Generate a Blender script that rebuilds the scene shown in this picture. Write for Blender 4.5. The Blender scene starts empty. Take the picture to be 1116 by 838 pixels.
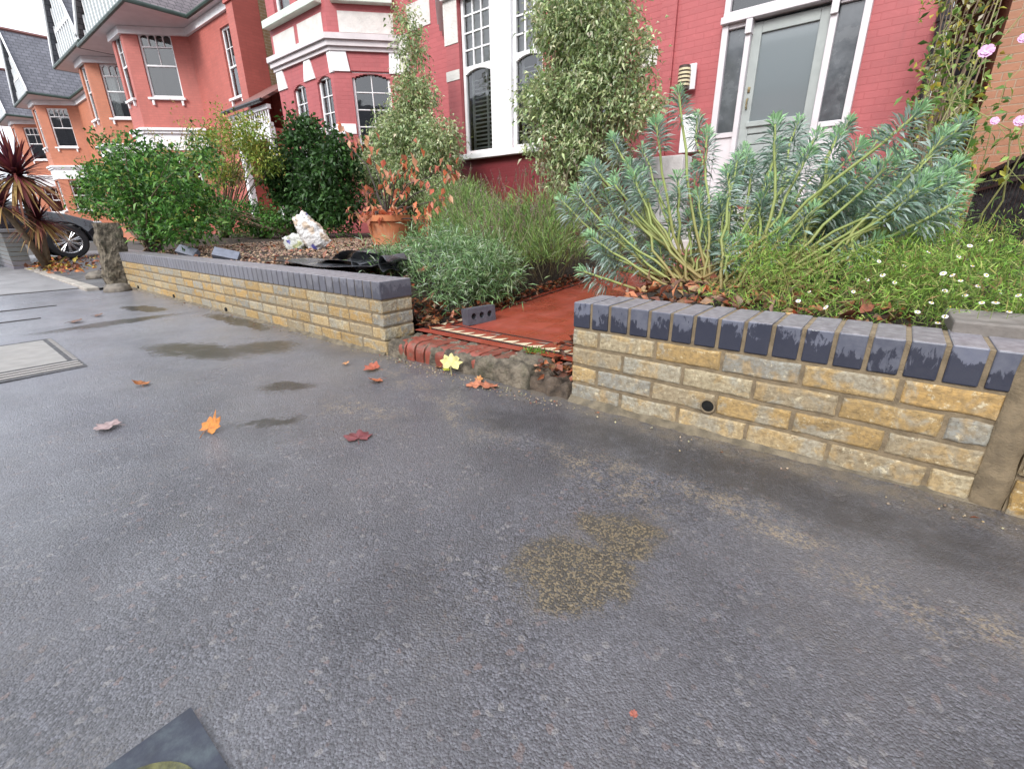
import bpy, math, random
import numpy as np
from mathutils import Vector, noise
random.seed(7); rng=np.random.default_rng(7)
S=bpy.context.scene; COL=S.collection
# ------------------------------------------------------------ camera
F,PITCH,ROLL,YAW=496.4,.348,-.014,-.675
CAM=np.array([2.091,-1.487,.708])
def _axes():
    cp,sp,cr,sr=math.cos(PITCH),math.sin(PITCH),math.cos(ROLL),math.sin(ROLL)
    fw=np.array([0,cp,-sp]);up=np.array([0,sp,cp]);rt=np.array([1,0,0])
    r2=cr*rt+sr*up;u2=cr*up-sr*rt
    T=np.array([[math.cos(YAW),math.sin(YAW),0],[-math.sin(YAW),math.cos(YAW),0],[0,0,1]])
    return T@fw,T@r2,T@u2
FWD,RT,UP=_axes()
cd=bpy.data.cameras.new('camera'); cam=bpy.data.objects.new('camera',cd); COL.objects.link(cam)
from mathutils import Matrix
M=Matrix(((RT[0],UP[0],-FWD[0],CAM[0]),(RT[1],UP[1],-FWD[1],CAM[1]),(RT[2],UP[2],-FWD[2],CAM[2]),(0,0,0,1)))
cam.matrix_world=M
cd.sensor_width=36; cd.lens=36*F/1116; cd.clip_start=.02; cd.clip_end=2000
S.camera=cam
# ------------------------------------------------------------ light
SUN_EL,SUN_AZ=math.radians(38),math.radians(172)     # azimuth: x=sin, y=cos
W=bpy.data.worlds.new('World'); S.world=W; W.use_nodes=True
nt=W.node_tree; nt.nodes.clear()
sky=nt.nodes.new('ShaderNodeTexSky'); sky.sky_type='NISHITA'; sky.sun_disc=False
sky.sun_elevation=SUN_EL; sky.sun_rotation=SUN_AZ; sky.dust_density=4; sky.air_density=1.0
hs=nt.nodes.new('ShaderNodeHueSaturation'); hs.inputs['Saturation'].default_value=.22; hs.inputs['Value'].default_value=1.0
mx=nt.nodes.new('ShaderNodeMix'); mx.data_type='RGBA'; mx.inputs[0].default_value=.65; mx.inputs[7].default_value=(12.0,12.7,14.0,1)
bg=nt.nodes.new('ShaderNodeBackground'); bg.inputs['Strength'].default_value=.09
wo=nt.nodes.new('ShaderNodeOutputWorld')
nt.links.new(sky.outputs[0],hs.inputs['Color']); nt.links.new(hs.outputs[0],mx.inputs[6]); nt.links.new(mx.outputs[2],bg.inputs[0]); nt.links.new(bg.outputs[0],wo.inputs[0])
sl=bpy.data.lights.new('sun','SUN'); sl.energy=1.5; sl.angle=math.radians(22); sl.color=(1,.97,.93)
so=bpy.data.objects.new('sun',sl); COL.objects.link(so)
sd=Vector((math.sin(SUN_AZ)*math.cos(SUN_EL),math.cos(SUN_AZ)*math.cos(SUN_EL),math.sin(SUN_EL)))
so.rotation_euler=sd.to_track_quat('Z','Y').to_euler(); so.location=(0,0,20)
S.view_settings.view_transform='Standard'; S.view_settings.look='None'; S.view_settings.gamma=1
S.view_settings.use_curve_mapping=False; S.view_settings.exposure=1.06
S.render.engine='CYCLES'
# ------------------------------------------------------------ helpers
def ray(u,v): return FWD+RT*(u-558)/F-UP*(v-419)/F
def atY(u,v,Y): d=ray(u,v); return CAM+d*(Y-CAM[1])/d[1]
def atX(u,v,X): d=ray(u,v); return CAM+d*(X-CAM[0])/d[0]
def atZ(u,v,Z): d=ray(u,v); return CAM+d*(Z-CAM[2])/d[2]
def empty(name,loc=(0,0,0),rz=0):
    o=bpy.data.objects.new(name,None); COL.objects.link(o); o.location=loc; o.rotation_euler=(0,0,rz); o.empty_display_size=.1; return o
def tag(o,label=None,cat=None,group=None,kind=None):
    if label:o['label']=label
    if cat:o['category']=cat
    if group:o['group']=group
    if kind:o['kind']=kind
    return o
def copy_tree(o,parent=None):
    c=o.copy(); COL.objects.link(c)
    if parent is not None: c.parent=parent
    for ch in [x for x in COL.objects if x.parent==o]: copy_tree(ch,c)
    return c
class MB:
    def __init__(s): s.v=[];s.f=[];s.c=[];s.col=(1,1,1)
    def add(s,vs,fs,col=None):
        n=len(s.v); s.v+= [tuple(map(float,p)) for p in vs]; s.f+=[tuple(n+i for i in f) for f in fs]
        s.c+=[tuple(col or s.col)]*len(vs)
    def box(s,x0,x1,y0,y1,z0,z1,col=None):
        s.add([(x0,y0,z0),(x1,y0,z0),(x1,y1,z0),(x0,y1,z0),(x0,y0,z1),(x1,y0,z1),(x1,y1,z1),(x0,y1,z1)],
              [(0,3,2,1),(4,5,6,7),(0,1,5,4),(1,2,6,5),(2,3,7,6),(3,0,4,7)],col)
    def obox(s,o,d,n,a0,a1,b0,b1,z0,z1,col=None):
        # oriented: o origin(2), d along, n outward ; a along d, b along n
        def P(a,b,z): return (o[0]+d[0]*a+n[0]*b,o[1]+d[1]*a+n[1]*b,z)
        s.add([P(a0,b1,z0),P(a1,b1,z0),P(a1,b0,z0),P(a0,b0,z0),P(a0,b1,z1),P(a1,b1,z1),P(a1,b0,z1),P(a0,b0,z1)],
              [(0,3,2,1),(4,5,6,7),(0,1,5,4),(1,2,6,5),(2,3,7,6),(3,0,4,7)],col)
    def tube(s,pts,rad,n=6,col=None,cap=True):
        pts=[Vector(p) for p in pts]
        if not hasattr(rad,'__len__'): rad=[rad]*len(pts)
        vs=[];fs=[];prev=None
        for i,p in enumerate(pts):
            t=(pts[min(i+1,len(pts)-1)]-pts[max(i-1,0)])
            if t.length<1e-9:t=Vector((0,0,1))
            t.normalize()
            if prev is None:
                a=Vector((0,0,1)) if abs(t.z)<.9 else Vector((1,0,0)); x=t.cross(a).normalized()
            else:
                x=(prev-t*prev.dot(t)); x=x.normalized() if x.length>1e-6 else t.orthogonal().normalized()
            prev=x; y=t.cross(x)
            for k in range(n):
                a=2*math.pi*k/n; vs.append(p+(x*math.cos(a)+y*math.sin(a))*rad[i])
        for i in range(len(pts)-1):
            for k in range(n):
                fs.append((i*n+k,i*n+(k+1)%n,(i+1)*n+(k+1)%n,(i+1)*n+k))
        if cap: fs.append(tuple(range(n))[::-1]); fs.append(tuple((len(pts)-1)*n+k for k in range(n)))
        s.add(vs,fs,col)
    def lathe(s,prof,n=24,c=(0,0,0),col=None,close=False):
        vs=[];fs=[];m=len(prof)
        for r,z in prof:
            for k in range(n):
                a=2*math.pi*k/n; vs.append((c[0]+r*math.cos(a),c[1]+r*math.sin(a),c[2]+z))
        for i in range(m-1):
            for k in range(n): fs.append((i*n+k,i*n+(k+1)%n,(i+1)*n+(k+1)%n,(i+1)*n+k))
        s.add(vs,fs,col)
    def prism(s,poly,z0,z1,col=None):
        n=len(poly); vs=[(p[0],p[1],z0) for p in poly]+[(p[0],p[1],z1) for p in poly]
        s.add(vs,[tuple(range(n))[::-1],tuple(range(n,2*n))]+[(i,(i+1)%n,n+(i+1)%n,n+i) for i in range(n)],col)
    def build(s,name,mat,parent=None,bevel=0,smooth=False,seg=2):
        me=bpy.data.meshes.new(name); me.from_pydata(s.v,[],s.f); me.update()
        ca=me.color_attributes.new('Col','FLOAT_COLOR','POINT')
        ca.data.foreach_set('color',np.c_[np.array(s.c,dtype=np.float32).reshape(-1,3),np.ones(len(s.v),dtype=np.float32)].ravel())
        me.materials.append(mat)
        if smooth: me.polygons.foreach_set('use_smooth',[True]*len(me.polygons))
        o=bpy.data.objects.new(name,me); COL.objects.link(o)
        if parent is not None:o.parent=parent
        if bevel:
            b=o.modifiers.new('bevel','BEVEL'); b.width=bevel; b.segments=seg; b.limit_method='ANGLE'; b.angle_limit=.6
        return o
def npmesh(name,V,Fc,Cv,mat,parent=None,nper=3,smooth=False):
    me=bpy.data.meshes.new(name); nV=len(V); nF=len(Fc)
    me.vertices.add(nV); me.vertices.foreach_set('co',np.asarray(V,dtype=np.float32).ravel())
    me.loops.add(nF*nper); me.polygons.add(nF)
    me.loops.foreach_set('vertex_index',np.asarray(Fc,dtype=np.int32).ravel())
    me.polygons.foreach_set('loop_start',np.arange(0,nF*nper,nper,dtype=np.int32))
    me.polygons.foreach_set('loop_total',np.full(nF,nper,dtype=np.int32))
    me.update(calc_edges=True)
    ca=me.color_attributes.new('Col','FLOAT_COLOR','POINT')
    ca.data.foreach_set('color',np.c_[np.asarray(Cv,dtype=np.float32),np.ones(nV,dtype=np.float32)].ravel())
    me.materials.append(mat)
    if smooth: me.polygons.foreach_set('use_smooth',np.ones(nF,dtype=bool))
    o=bpy.data.objects.new(name,me); COL.objects.link(o)
    if parent is not None:o.parent=parent
    return o
def nrm(a): return a/(np.linalg.norm(a,axis=-1,keepdims=True)+1e-9)
def leafmesh(name,P,D,L,Wd,C,mat,parent=None,fold=.25,droop=.0,wpos=.45):
    """each leaf: base, two widest points, tip bent down; four triangles"""
    P=np.asarray(P,float);n=len(P);D=nrm(np.asarray(D,float)); L=np.broadcast_to(L,(n,)).reshape(-1,1);Wd=np.broadcast_to(Wd,(n,)).reshape(-1,1)
    R=nrm(rng.normal(size=(n,3))); R[:,2]*=.35; Sd=nrm(np.cross(D,R+np.array([0,0,1.0])*.8)); N=np.cross(Sd,D)
    N=np.where(N[:,2:3]<0,-N,N)
    mid=P+D*L*wpos+N*L*.04
    a=mid+Sd*Wd/2+N*Wd*fold; b=mid-Sd*Wd/2+N*Wd*fold
    tip=P+D*L; tip[:,2]-=(L*droop)[:,0]
    V=np.stack([P,a,tip,b,mid],1).reshape(-1,3)
    i=np.arange(n)[:,None]*5
    Fc=np.concatenate([i+[0,1,4],i+[1,2,4],i+[2,3,4],i+[3,0,4]],1).reshape(-1,3)
    C=np.asarray(C,float)
    Cv=np.repeat(C,5,axis=0)
    return npmesh(name,V,Fc,Cv,mat,parent)
def pal(cols,n,wts=None,j=.18):
    cols=np.array(cols,float); k=rng.choice(len(cols),size=n,p=wts)
    c=cols[k]*(1+rng.normal(size=(n,1))*j)*(1+rng.normal(size=(n,3))*.06)
    return np.clip(c,.003,.95)
def lobes_pts(lobes,nc,nl,rc,shell=.33,up=.4,out=1.0,rnd=.8):
    lobes=np.array(lobes,float); vol=lobes[:,3]*lobes[:,4]*lobes[:,5]; k=rng.choice(len(lobes),size=nc,p=vol/vol.sum())
    d=nrm(rng.normal(size=(nc,3))); r=rng.random((nc,1))**shell
    cc=lobes[k,:3]+d*r*lobes[k,3:6]
    P=np.repeat(cc,nl,axis=0)+rng.normal(size=(nc*nl,3))*rc
    O=nrm(np.repeat(cc-lobes[k,:3]+d*.01,nl,axis=0))
    D=O*out+rng.normal(size=P.shape)*rnd; D[:,2]+=up
    return P,nrm(D),cc
# ------------------------------------------------------------ materials
def newmat(name):
    m=bpy.data.materials.new(name); m.use_nodes=True; nt=m.node_tree; nt.nodes.clear()
    out=nt.nodes.new('ShaderNodeOutputMaterial'); b=nt.nodes.new('ShaderNodeBsdfPrincipled'); nt.links.new(b.outputs[0],out.inputs[0])
    return m,nt,b,out
class NT:
    def __init__(s,nt): s.nt=nt
    def n(s,t,**k):
        x=s.nt.nodes.new(t)
        for a,b in k.items(): setattr(x,a,b)
        return x
    def l(s,a,b): s.nt.links.new(a,b)
    def set(s,inp,val):
        if hasattr(val,'is_linked') or isinstance(val,bpy.types.NodeSocket): s.l(val,inp)
        else: inp.default_value=val
    def pos(s): return s.n('ShaderNodeNewGeometry').outputs['Position']
    def obj(s): return s.n('ShaderNodeTexCoord').outputs['Object']
    def noise(s,vec,scale,detail=4,rough=.55,dist=0):
        x=s.n('ShaderNodeTexNoise'); s.set(x.inputs['Vector'],vec); x.inputs['Scale'].default_value=scale; x.inputs['Detail'].default_value=detail; x.inputs['Roughness'].default_value=rough; x.inputs['Distortion'].default_value=dist
        return x.outputs['Fac']
    def vor(s,vec,scale,out='Distance',feature='F1'):
        x=s.n('ShaderNodeTexVoronoi',feature=feature); s.set(x.inputs['Vector'],vec); x.inputs['Scale'].default_value=scale; return x.outputs[out]
    def math(s,op,a,b=0,c=0):
        x=s.n('ShaderNodeMath',operation=op); s.set(x.inputs[0],a); s.set(x.inputs[1],b); 
        if op in('MULTIPLY_ADD','SMOOTH_MIN'): s.set(x.inputs[2],c)
        return x.outputs[0]
    def ramp(s,fac,lo,hi,a=0.,b=1.,smooth=True):
        x=s.n('ShaderNodeMapRange'); x.interpolation_type='SMOOTHSTEP' if smooth else 'LINEAR'; s.set(x.inputs[0],fac)
        for i,vv in zip((1,2,3,4),(lo,hi,a,b)): x.inputs[i].default_value=vv
        return x.outputs[0]
    def mix(s,f,a,b,mode='MIX'):
        x=s.n('ShaderNodeMix',data_type='RGBA',blend_type=mode)
        s.set(x.inputs[0],f)
        for i,c in ((6,a),(7,b)):
            if isinstance(c,(tuple,list)): x.inputs[i].default_value=(*c[:3],1)
            else: s.l(c,x.inputs[i])
        return x.outputs[2]
    def mapv(s,vec,scale=(1,1,1),loc=(0,0,0),rot=(0,0,0)):
        x=s.n('ShaderNodeMapping'); s.set(x.inputs[0],vec); x.inputs['Scale'].default_value=scale; x.inputs['Location'].default_value=loc; x.inputs['Rotation'].default_value=rot; return x.outputs[0]
    def bump(s,h,strength,dist,norm=None):
        x=s.n('ShaderNodeBump'); s.set(x.inputs['Height'],h); x.inputs['Strength'].default_value=strength; x.inputs['Distance'].default_value=dist
        if norm is not None: s.l(norm,x.inputs['Normal'])
        return x.outputs[0]
    def col(s): x=s.n('ShaderNodeAttribute',attribute_name='Col'); return x.outputs['Color']
def simple(name,col,rough=.6,var=.12,scale=8,bump=.0,bscale=60,bdist=.003,spec=.5,metal=0,dirt=0,dirtcol=(.08,.07,.05),useattr=False,coat=0):
    m,nt,b,o=newmat(name); t=NT(nt); p=t.obj()
    base=t.col() if useattr else None
    n1=t.noise(p,scale,5)
    lo=tuple(c*(1-var) for c in col); hi=tuple(min(1,c*(1+var)) for c in col)
    c=t.mix(t.ramp(n1,.3,.7),lo,hi)
    if useattr: c=t.mix(1.0,base,c,'MULTIPLY')
    if dirt: c=t.mix(t.math('MULTIPLY',t.ramp(t.noise(p,scale*.6,8,.7),.48,.75),dirt),c,dirtcol)
    t.l(c,b.inputs['Base Color'])
    t.l(t.ramp(t.noise(p,scale*2,4),.3,.7,max(0,rough-.12),min(1,rough+.12)),b.inputs['Roughness'])
    b.inputs['Specular IOR Level'].default_value=spec; b.inputs['Metallic'].default_value=metal; b.inputs['Coat Weight'].default_value=coat
    if bump: t.l(t.bump(t.noise(p,bscale,6,.65),bump,bdist),b.inputs['Normal'])
    return m
def leafmat(name,rough=.45,trans=.3,spec=.4):
    m,nt,b,o=newmat(name); t=NT(nt)
    c=t.col(); t.l(c,b.inputs['Base Color']); b.inputs['Roughness'].default_value=rough; b.inputs['Specular IOR Level'].default_value=spec
    tr=t.n('ShaderNodeBsdfTranslucent'); t.l(c,tr.inputs[0]); ms=t.n('ShaderNodeMixShader'); ms.inputs[0].default_value=trans
    t.l(b.outputs[0],ms.inputs[1]); t.l(tr.outputs[0],ms.inputs[2]); t.l(ms.outputs[0],o.inputs[0]); return m
# --- wet asphalt pavement
def asphalt():
    m,nt,b,o=newmat('asphalt'); t=NT(nt); p=t.pos()
    warp=t.n('ShaderNodeTexNoise'); t.l(p,warp.inputs['Vector']); warp.inputs['Scale'].default_value=6; warp.inputs['Detail'].default_value=8; warp.inputs['Roughness'].default_value=.72
    sub=t.n('ShaderNodeVectorMath',operation='SUBTRACT'); t.l(warp.outputs['Color'],sub.inputs[0]); sub.inputs[1].default_value=(.5,.5,.5)
    sc=t.n('ShaderNodeVectorMath',operation='SCALE'); t.l(sub.outputs[0],sc.inputs[0]); sc.inputs['Scale'].default_value=.30
    ad=t.n('ShaderNodeVectorMath',operation='ADD'); t.l(p,ad.inputs[0]); t.l(sc.outputs[0],ad.inputs[1]); wp=ad.outputs[0]
    def blob(x,y,rx,ry,rot=0,soft=.35):
        mp=t.n('ShaderNodeMapping'); mp.vector_type='TEXTURE'; t.l(wp,mp.inputs[0]); mp.inputs['Location'].default_value=(x,y,0); mp.inputs['Rotation'].default_value=(0,0,rot); mp.inputs['Scale'].default_value=(rx,ry,1e4)
        ln=t.n('ShaderNodeVectorMath',operation='LENGTH'); t.l(mp.outputs[0],ln.inputs[0])
        return t.ramp(ln.outputs['Value'],1-soft,1+soft,1,0)
    def many(l):
        r=None
        for a in l:
            x=blob(*a); r=x if r is None else t.math('MAXIMUM',r,x)
        return r
    pud=many([(-1.0,-.62,.38,.12,.35,.42),(-.75,-.35,.2,.16,.9,.42),(0.03,-.60,.11,.07,.6,.42),(.40,-.81,.10,.045,.9,.42),(-2.45,-.72,.10,.42,.02,.42),(-3.0,-.35,.3,.10,.2,.2),(-1.7,-.1,.5,.07,0,.3)])
    moss=many([(1.70,-.79,.13,.10,.9,.4),(1.73,-.62,.09,.07,.3,.55)])
    sand=many([(.95,-.36,.25,.09,-.3,.6),(1.55,-.40,.22,.1,-.2,.6),(1.95,-.34,.22,.07,-.1,.6),(.55,-.55,.2,.08,.2,.7),(2.3,-.48,.2,.06,0,.6),(.42,-.20,.30,.06,-.1,.6)])
    damp=many([(1.75,-.18,.75,.11,-.02,.5),(1.25,-.24,.3,.12,.2,.5),(2.2,-.22,.4,.09,-.1,.6)])
    shine=blob(.62,-.90,.15,.12,.6,.9)
    sep=t.n('ShaderNodeSeparateXYZ'); t.l(wp,sep.inputs[0])
    edge=t.ramp(sep.outputs['Y'],-.15,.03,0,1)
    big=t.noise(p,1.3,6,.6); mid=t.noise(p,7,6,.65); fine=t.noise(p,120,4,.7)
    agg=t.n('ShaderNodeTexVoronoi'); t.l(p,agg.inputs['Vector']); agg.inputs['Scale'].default_value=240; 
    aggl=t.n('ShaderNodeTexVoronoi'); t.l(p,aggl.inputs['Vector']); aggl.inputs['Scale'].default_value=95
    hs=t.n('ShaderNodeSeparateColor'); t.l(agg.outputs['Color'],hs.inputs[0]); hl=t.n('ShaderNodeSeparateColor'); t.l(aggl.outputs['Color'],hl.inputs[0])
    c=t.mix(t.ramp(hs.outputs[0],.05,.98),(.020,.021,.028),(.155,.158,.185))
    c=t.mix(t.ramp(agg.outputs['Distance'],.35,.8,0,.55),c,(.035,.035,.042))
    c=t.mix(t.ramp(hl.outputs[1],.955,.985,0,.5),c,(.30,.28,.26))
    c=t.mix(t.ramp(hl.outputs[2],.965,.985,0,.5),c,(.22,.13,.10))
    c=t.mix(t.ramp(mid,.40,.66,0,.45),c,(.038,.038,.045))
    c=t.mix(t.ramp(t.noise(t.mapv(p,loc=(5,5,0)),3.2,8,.72),.48,.66,0,.6),c,(.04,.04,.048))
    c=t.mix(t.ramp(t.vor(p,23,'Distance'),.03,.05,.5,0),c,(.42,.41,.40))
    c=t.mix(t.ramp(big,.38,.62,0,.4),c,(.15,.148,.16))
    sx=t.n('ShaderNodeSeparateXYZ'); t.l(p,sx.inputs[0]); painted_sheen=t.math('MULTIPLY',t.ramp(sx.outputs['X'],1.2,-2.2),t.ramp(t.noise(t.mapv(p,loc=(6,2,0)),2.2,6,.6),.3,.6,.5,1))  # wet sky sheen put into the base colour, paler towards the left
    c=t.mix(t.math('MULTIPLY',painted_sheen,.8),c,t.mix(t.ramp(hs.outputs[1],.1,.9),(.17,.172,.205),(.27,.272,.31)))
    olive=t.ramp(t.noise(t.mapv(p,loc=(3,5,0)),3.1,7,.7),.5,.72,0,.28)
    c=t.mix(t.math('MULTIPLY',olive,t.ramp(hs.outputs[1],.4,.9)),c,(.20,.155,.09))
    rb=t.noise(t.mapv(p,loc=(1,8,0)),14,8,.75); sg=t.math('MULTIPLY',t.ramp(fine,.42,.60),t.ramp(rb,.42,.62,.08,1))
    c=t.mix(t.math('MULTIPLY',t.math('MULTIPLY',sand,sg),.8),c,(.33,.26,.17))
    c=t.mix(t.math('MULTIPLY',t.math('MULTIPLY',edge,t.ramp(rb,.38,.6,.1,1)),.6),c,(.22,.175,.115))
    mo=t.ramp(t.math('MULTIPLY',moss,t.ramp(rb,.3,.55,.35,1)),.0,.95)
    c=t.mix(t.math('MULTIPLY',mo,.9),c,(.036,.031,.02))
    c=t.mix(t.math('MULTIPLY',mo,t.ramp(hs.outputs[2],.5,.8,0,.7)),c,(.26,.20,.11))
    dm=t.math('MULTIPLY',damp,t.ramp(rb,.36,.58,.45,1))
    c=t.mix(t.math('MULTIPLY',dm,.8),c,(.026,.025,.03))
    pc=t.math('MULTIPLY',pud,t.ramp(rb,.3,.5,.65,1)); c=t.mix(t.math('MULTIPLY',pc,.93),c,(.014,.012,.007)); pud=pc
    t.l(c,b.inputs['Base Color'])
    r=t.ramp(t.noise(t.mapv(p,loc=(9,1,0)),2.3,6,.6),.3,.7,.26,.46)
    r=t.math('ADD',r,t.math('MULTIPLY',sand,.15)); r=t.math('MULTIPLY',r,t.ramp(pud,0,.8,1,.3)); t.l(r,b.inputs['Roughness']); b.inputs['Specular IOR Level'].default_value=.5
    wet=t.ramp(t.noise(t.mapv(p,loc=(2,7,0)),1.7,5,.6),.35,.65,.4,1); wet=t.math('MULTIPLY',wet,t.ramp(sand,0,1,1,.35)); wet=t.math('MULTIPLY',t.math('MAXIMUM',wet,shine),t.ramp(pud,0,1,1,.25))
    t.l(wet,b.inputs['Coat Weight']); b.inputs['Coat IOR'].default_value=1.6; t.l(t.ramp(shine,0,1,.22,.14),b.inputs['Coat Roughness'])
    h=t.math('SUBTRACT',t.math('MULTIPLY',t.noise(p,230,4,.75),1.1),t.math('MULTIPLY',agg.outputs['Distance'],.75))
    h=t.math('SUBTRACT',h,t.math('MULTIPLY',t.math('MULTIPLY',aggl.outputs['Distance'],t.ramp(hl.outputs[0],.3,.8)),.8))
    h=t.math('ADD',h,t.math('MULTIPLY',t.noise(p,28,3,.6),.5))
    h=t.math('MULTIPLY',h,t.ramp(pud,0,.8,1,.2))
    t.l(t.bump(h,.75,.0055),b.inputs['Normal']); h=t.math('MULTIPLY',h,t.ramp(shine,0,1,1,.3)); t.l(t.bump(h,.34,.0045),b.inputs['Coat Normal'])
    return m
def brickmat():
    m,nt,b,o=newmat('stock_brick'); t=NT(nt); p=t.pos(); c=t.col()
    n1=t.noise(p,16,5,.6,.4); n2=t.noise(t.mapv(p,loc=(4,4,4)),11,6,.6,.6); n3=t.noise(p,85,6,.7)
    c=t.mix(t.ramp(n1,.48,.62,0,.6),c,(.45,.30,.12))
    c=t.mix(t.ramp(n2,.50,.62,0,.75),c,(.33,.33,.285))
    c=t.mix(t.ramp(t.noise(t.mapv(p,loc=(7,2,1)),23,7,.7),.60,.70,0,.75),c,(.16,.10,.05))
    c=t.mix(t.ramp(n3,.35,.65,.6,0),c,(.17,.13,.075))
    c=t.mix(t.ramp(t.noise(p,45,7,.75),.56,.66,0,.7),c,(.62,.55,.38))
    t.l(c,b.inputs['Base Color']); b.inputs['Roughness'].default_value=.8; b.inputs['Specular IOR Level'].default_value=.3
    cr=t.ramp(t.noise(t.mapv(p,scale=(1,1,1.5)),38,6,.7,.8),.55,.62,0,1)
    h=t.math('ADD',t.math('MULTIPLY',n3,.8),t.math('MULTIPLY',cr,-.45)); t.l(t.bump(h,.6,.0045),b.inputs['Normal']); return m
def bluebrick():
    m,nt,b,o=newmat('blue_engineering_brick'); t=NT(nt); p=t.pos(); c=t.col()
    sep=t.n('ShaderNodeSeparateXYZ'); t.l(p,sep.inputs[0])
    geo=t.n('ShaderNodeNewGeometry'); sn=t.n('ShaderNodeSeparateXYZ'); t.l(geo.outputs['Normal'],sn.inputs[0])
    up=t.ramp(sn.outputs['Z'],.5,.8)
    wn=t.noise(t.mapv(p,scale=(1,1,.32)),75,6,.7,.5); big=t.noise(p,9,3)
    sc3=t.n('ShaderNodeSeparateColor'); t.l(c,sc3.inputs[0]); lev=t.math('ADD',t.math('MULTIPLY',t.math('SUBTRACT',sc3.outputs[0],.105),7.0),t.math('ADD',t.math('MULTIPLY',sep.outputs['Z'],-9),t.math('ADD',t.math('MULTIPLY',wn,1.3),t.math('MULTIPLY',big,2.0))))
    place=t.math('MAXIMUM',t.ramp(sep.outputs['X'],.9,1.1),t.ramp(sep.outputs['X'],-2.0,-.1,0,.55))
    wet=t.math('MULTIPLY',t.math('MULTIPLY',t.ramp(lev,-1.80,-1.66),t.ramp(up,0,1,1,0)),place)
    n=t.noise(p,40,6,.7)
    c=t.mix(t.ramp(n,.3,.7,0,.35),c,(.19,.20,.23))
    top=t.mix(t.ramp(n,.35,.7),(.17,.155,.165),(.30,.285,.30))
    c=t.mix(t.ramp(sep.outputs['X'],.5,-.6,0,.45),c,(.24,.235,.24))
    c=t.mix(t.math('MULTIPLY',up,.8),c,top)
    c=t.mix(t.math('MULTIPLY',wet,.82),c,(.018,.021,.036))
    t.l(c,b.inputs['Base Color']); t.l(t.ramp(wet,0,1,.42,.18),b.inputs['Roughness'])
    t.l(t.bump(t.noise(p,150,4,.6),.3,.002),b.inputs['Normal']); return m
def coursed(name,red,mort,bump=.5,brick=(.225,.075),moramt=.3,gloss=.6):
    """painted or bare brickwork wall: running-bond courses in the surface, wrapped by distance along the wall"""
    m,nt,b,o=newmat(name); t=NT(nt); p=t.pos(); sep=t.n('ShaderNodeSeparateXYZ'); t.l(p,sep.inputs[0])
    s=t.math('ADD',sep.outputs['X'],t.math('MULTIPLY',sep.outputs['Y'],1.0))
    cb=t.n('ShaderNodeCombineXYZ'); t.l(s,cb.inputs[0]); t.l(sep.outputs['Z'],cb.inputs[1])
    br=t.n('ShaderNodeTexBrick'); t.l(cb.outputs[0],br.inputs['Vector']); br.inputs['Scale'].default_value=1; br.inputs['Brick Width'].default_value=brick[0]; br.inputs['Row Height'].default_value=brick[1]; br.inputs['Mortar Size'].default_value=.006; br.inputs['Mortar Smooth'].default_value=.3
    br.inputs['Color1'].default_value=(*[x*.86 for x in red],1); br.inputs['Color2'].default_value=(*[min(1,x*1.12) for x in red],1); br.inputs['Mortar'].default_value=(*mort,1)
    c=t.mix(t.math('MULTIPLY',br.outputs['Fac'],moramt),t.mix(.55,br.outputs['Color'],red),mort)
    c=t.mix(t.ramp(t.noise(p,1.6,6,.65),.35,.7,0,.28),c,tuple(x*.62 for x in red))
    c=t.mix(t.ramp(t.noise(p,14,6,.7),.55,.8,0,.25),c,tuple(min(1,x*1.6+.03) for x in red))
    c=t.mix(t.ramp(t.noise(t.mapv(p,scale=(3,3,.35)),2.2,6,.7),.5,.75,0,.35),c,tuple(x*.55+.02 for x in red))
    t.l(c,b.inputs['Base Color']); b.inputs['Roughness'].default_value=gloss
    h=t.math('ADD',t.math('MULTIPLY',br.outputs['Fac'],-1),t.math('MULTIPLY',t.noise(p,35,5,.65),.6)); t.l(t.bump(h,bump,.006),b.inputs['Normal']); return m
def tiles(name,c1,c2,w=.25,h=.16,axis='X',rough=.6):
    m,nt,b,o=newmat(name); t=NT(nt); p=t.pos(); sep=t.n('ShaderNodeSeparateXYZ'); t.l(p,sep.inputs[0]); cb=t.n('ShaderNodeCombineXYZ'); t.l(sep.outputs[axis],cb.inputs[0]); t.l(sep.outputs['Z'],cb.inputs[1])
    br=t.n('ShaderNodeTexBrick'); t.l(cb.outputs[0],br.inputs['Vector']); br.inputs['Scale'].default_value=1; br.inputs['Brick Width'].default_value=w; br.inputs['Row Height'].default_value=h; br.inputs['Mortar Size'].default_value=.012
    br.inputs['Color1'].default_value=(*c1,1); br.inputs['Color2'].default_value=(*c2,1); br.inputs['Mortar'].default_value=(*[x*.35 for x in c1],1)
    c=t.mix(t.ramp(t.noise(p,3,5),.4,.7,0,.3),br.outputs['Color'],tuple(x*.6 for x in c1)); t.l(c,b.inputs['Base Color']); b.inputs['Roughness'].default_value=rough
    t.l(t.bump(br.outputs['Fac'],-.8,.02),b.inputs['Normal']); return m
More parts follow.
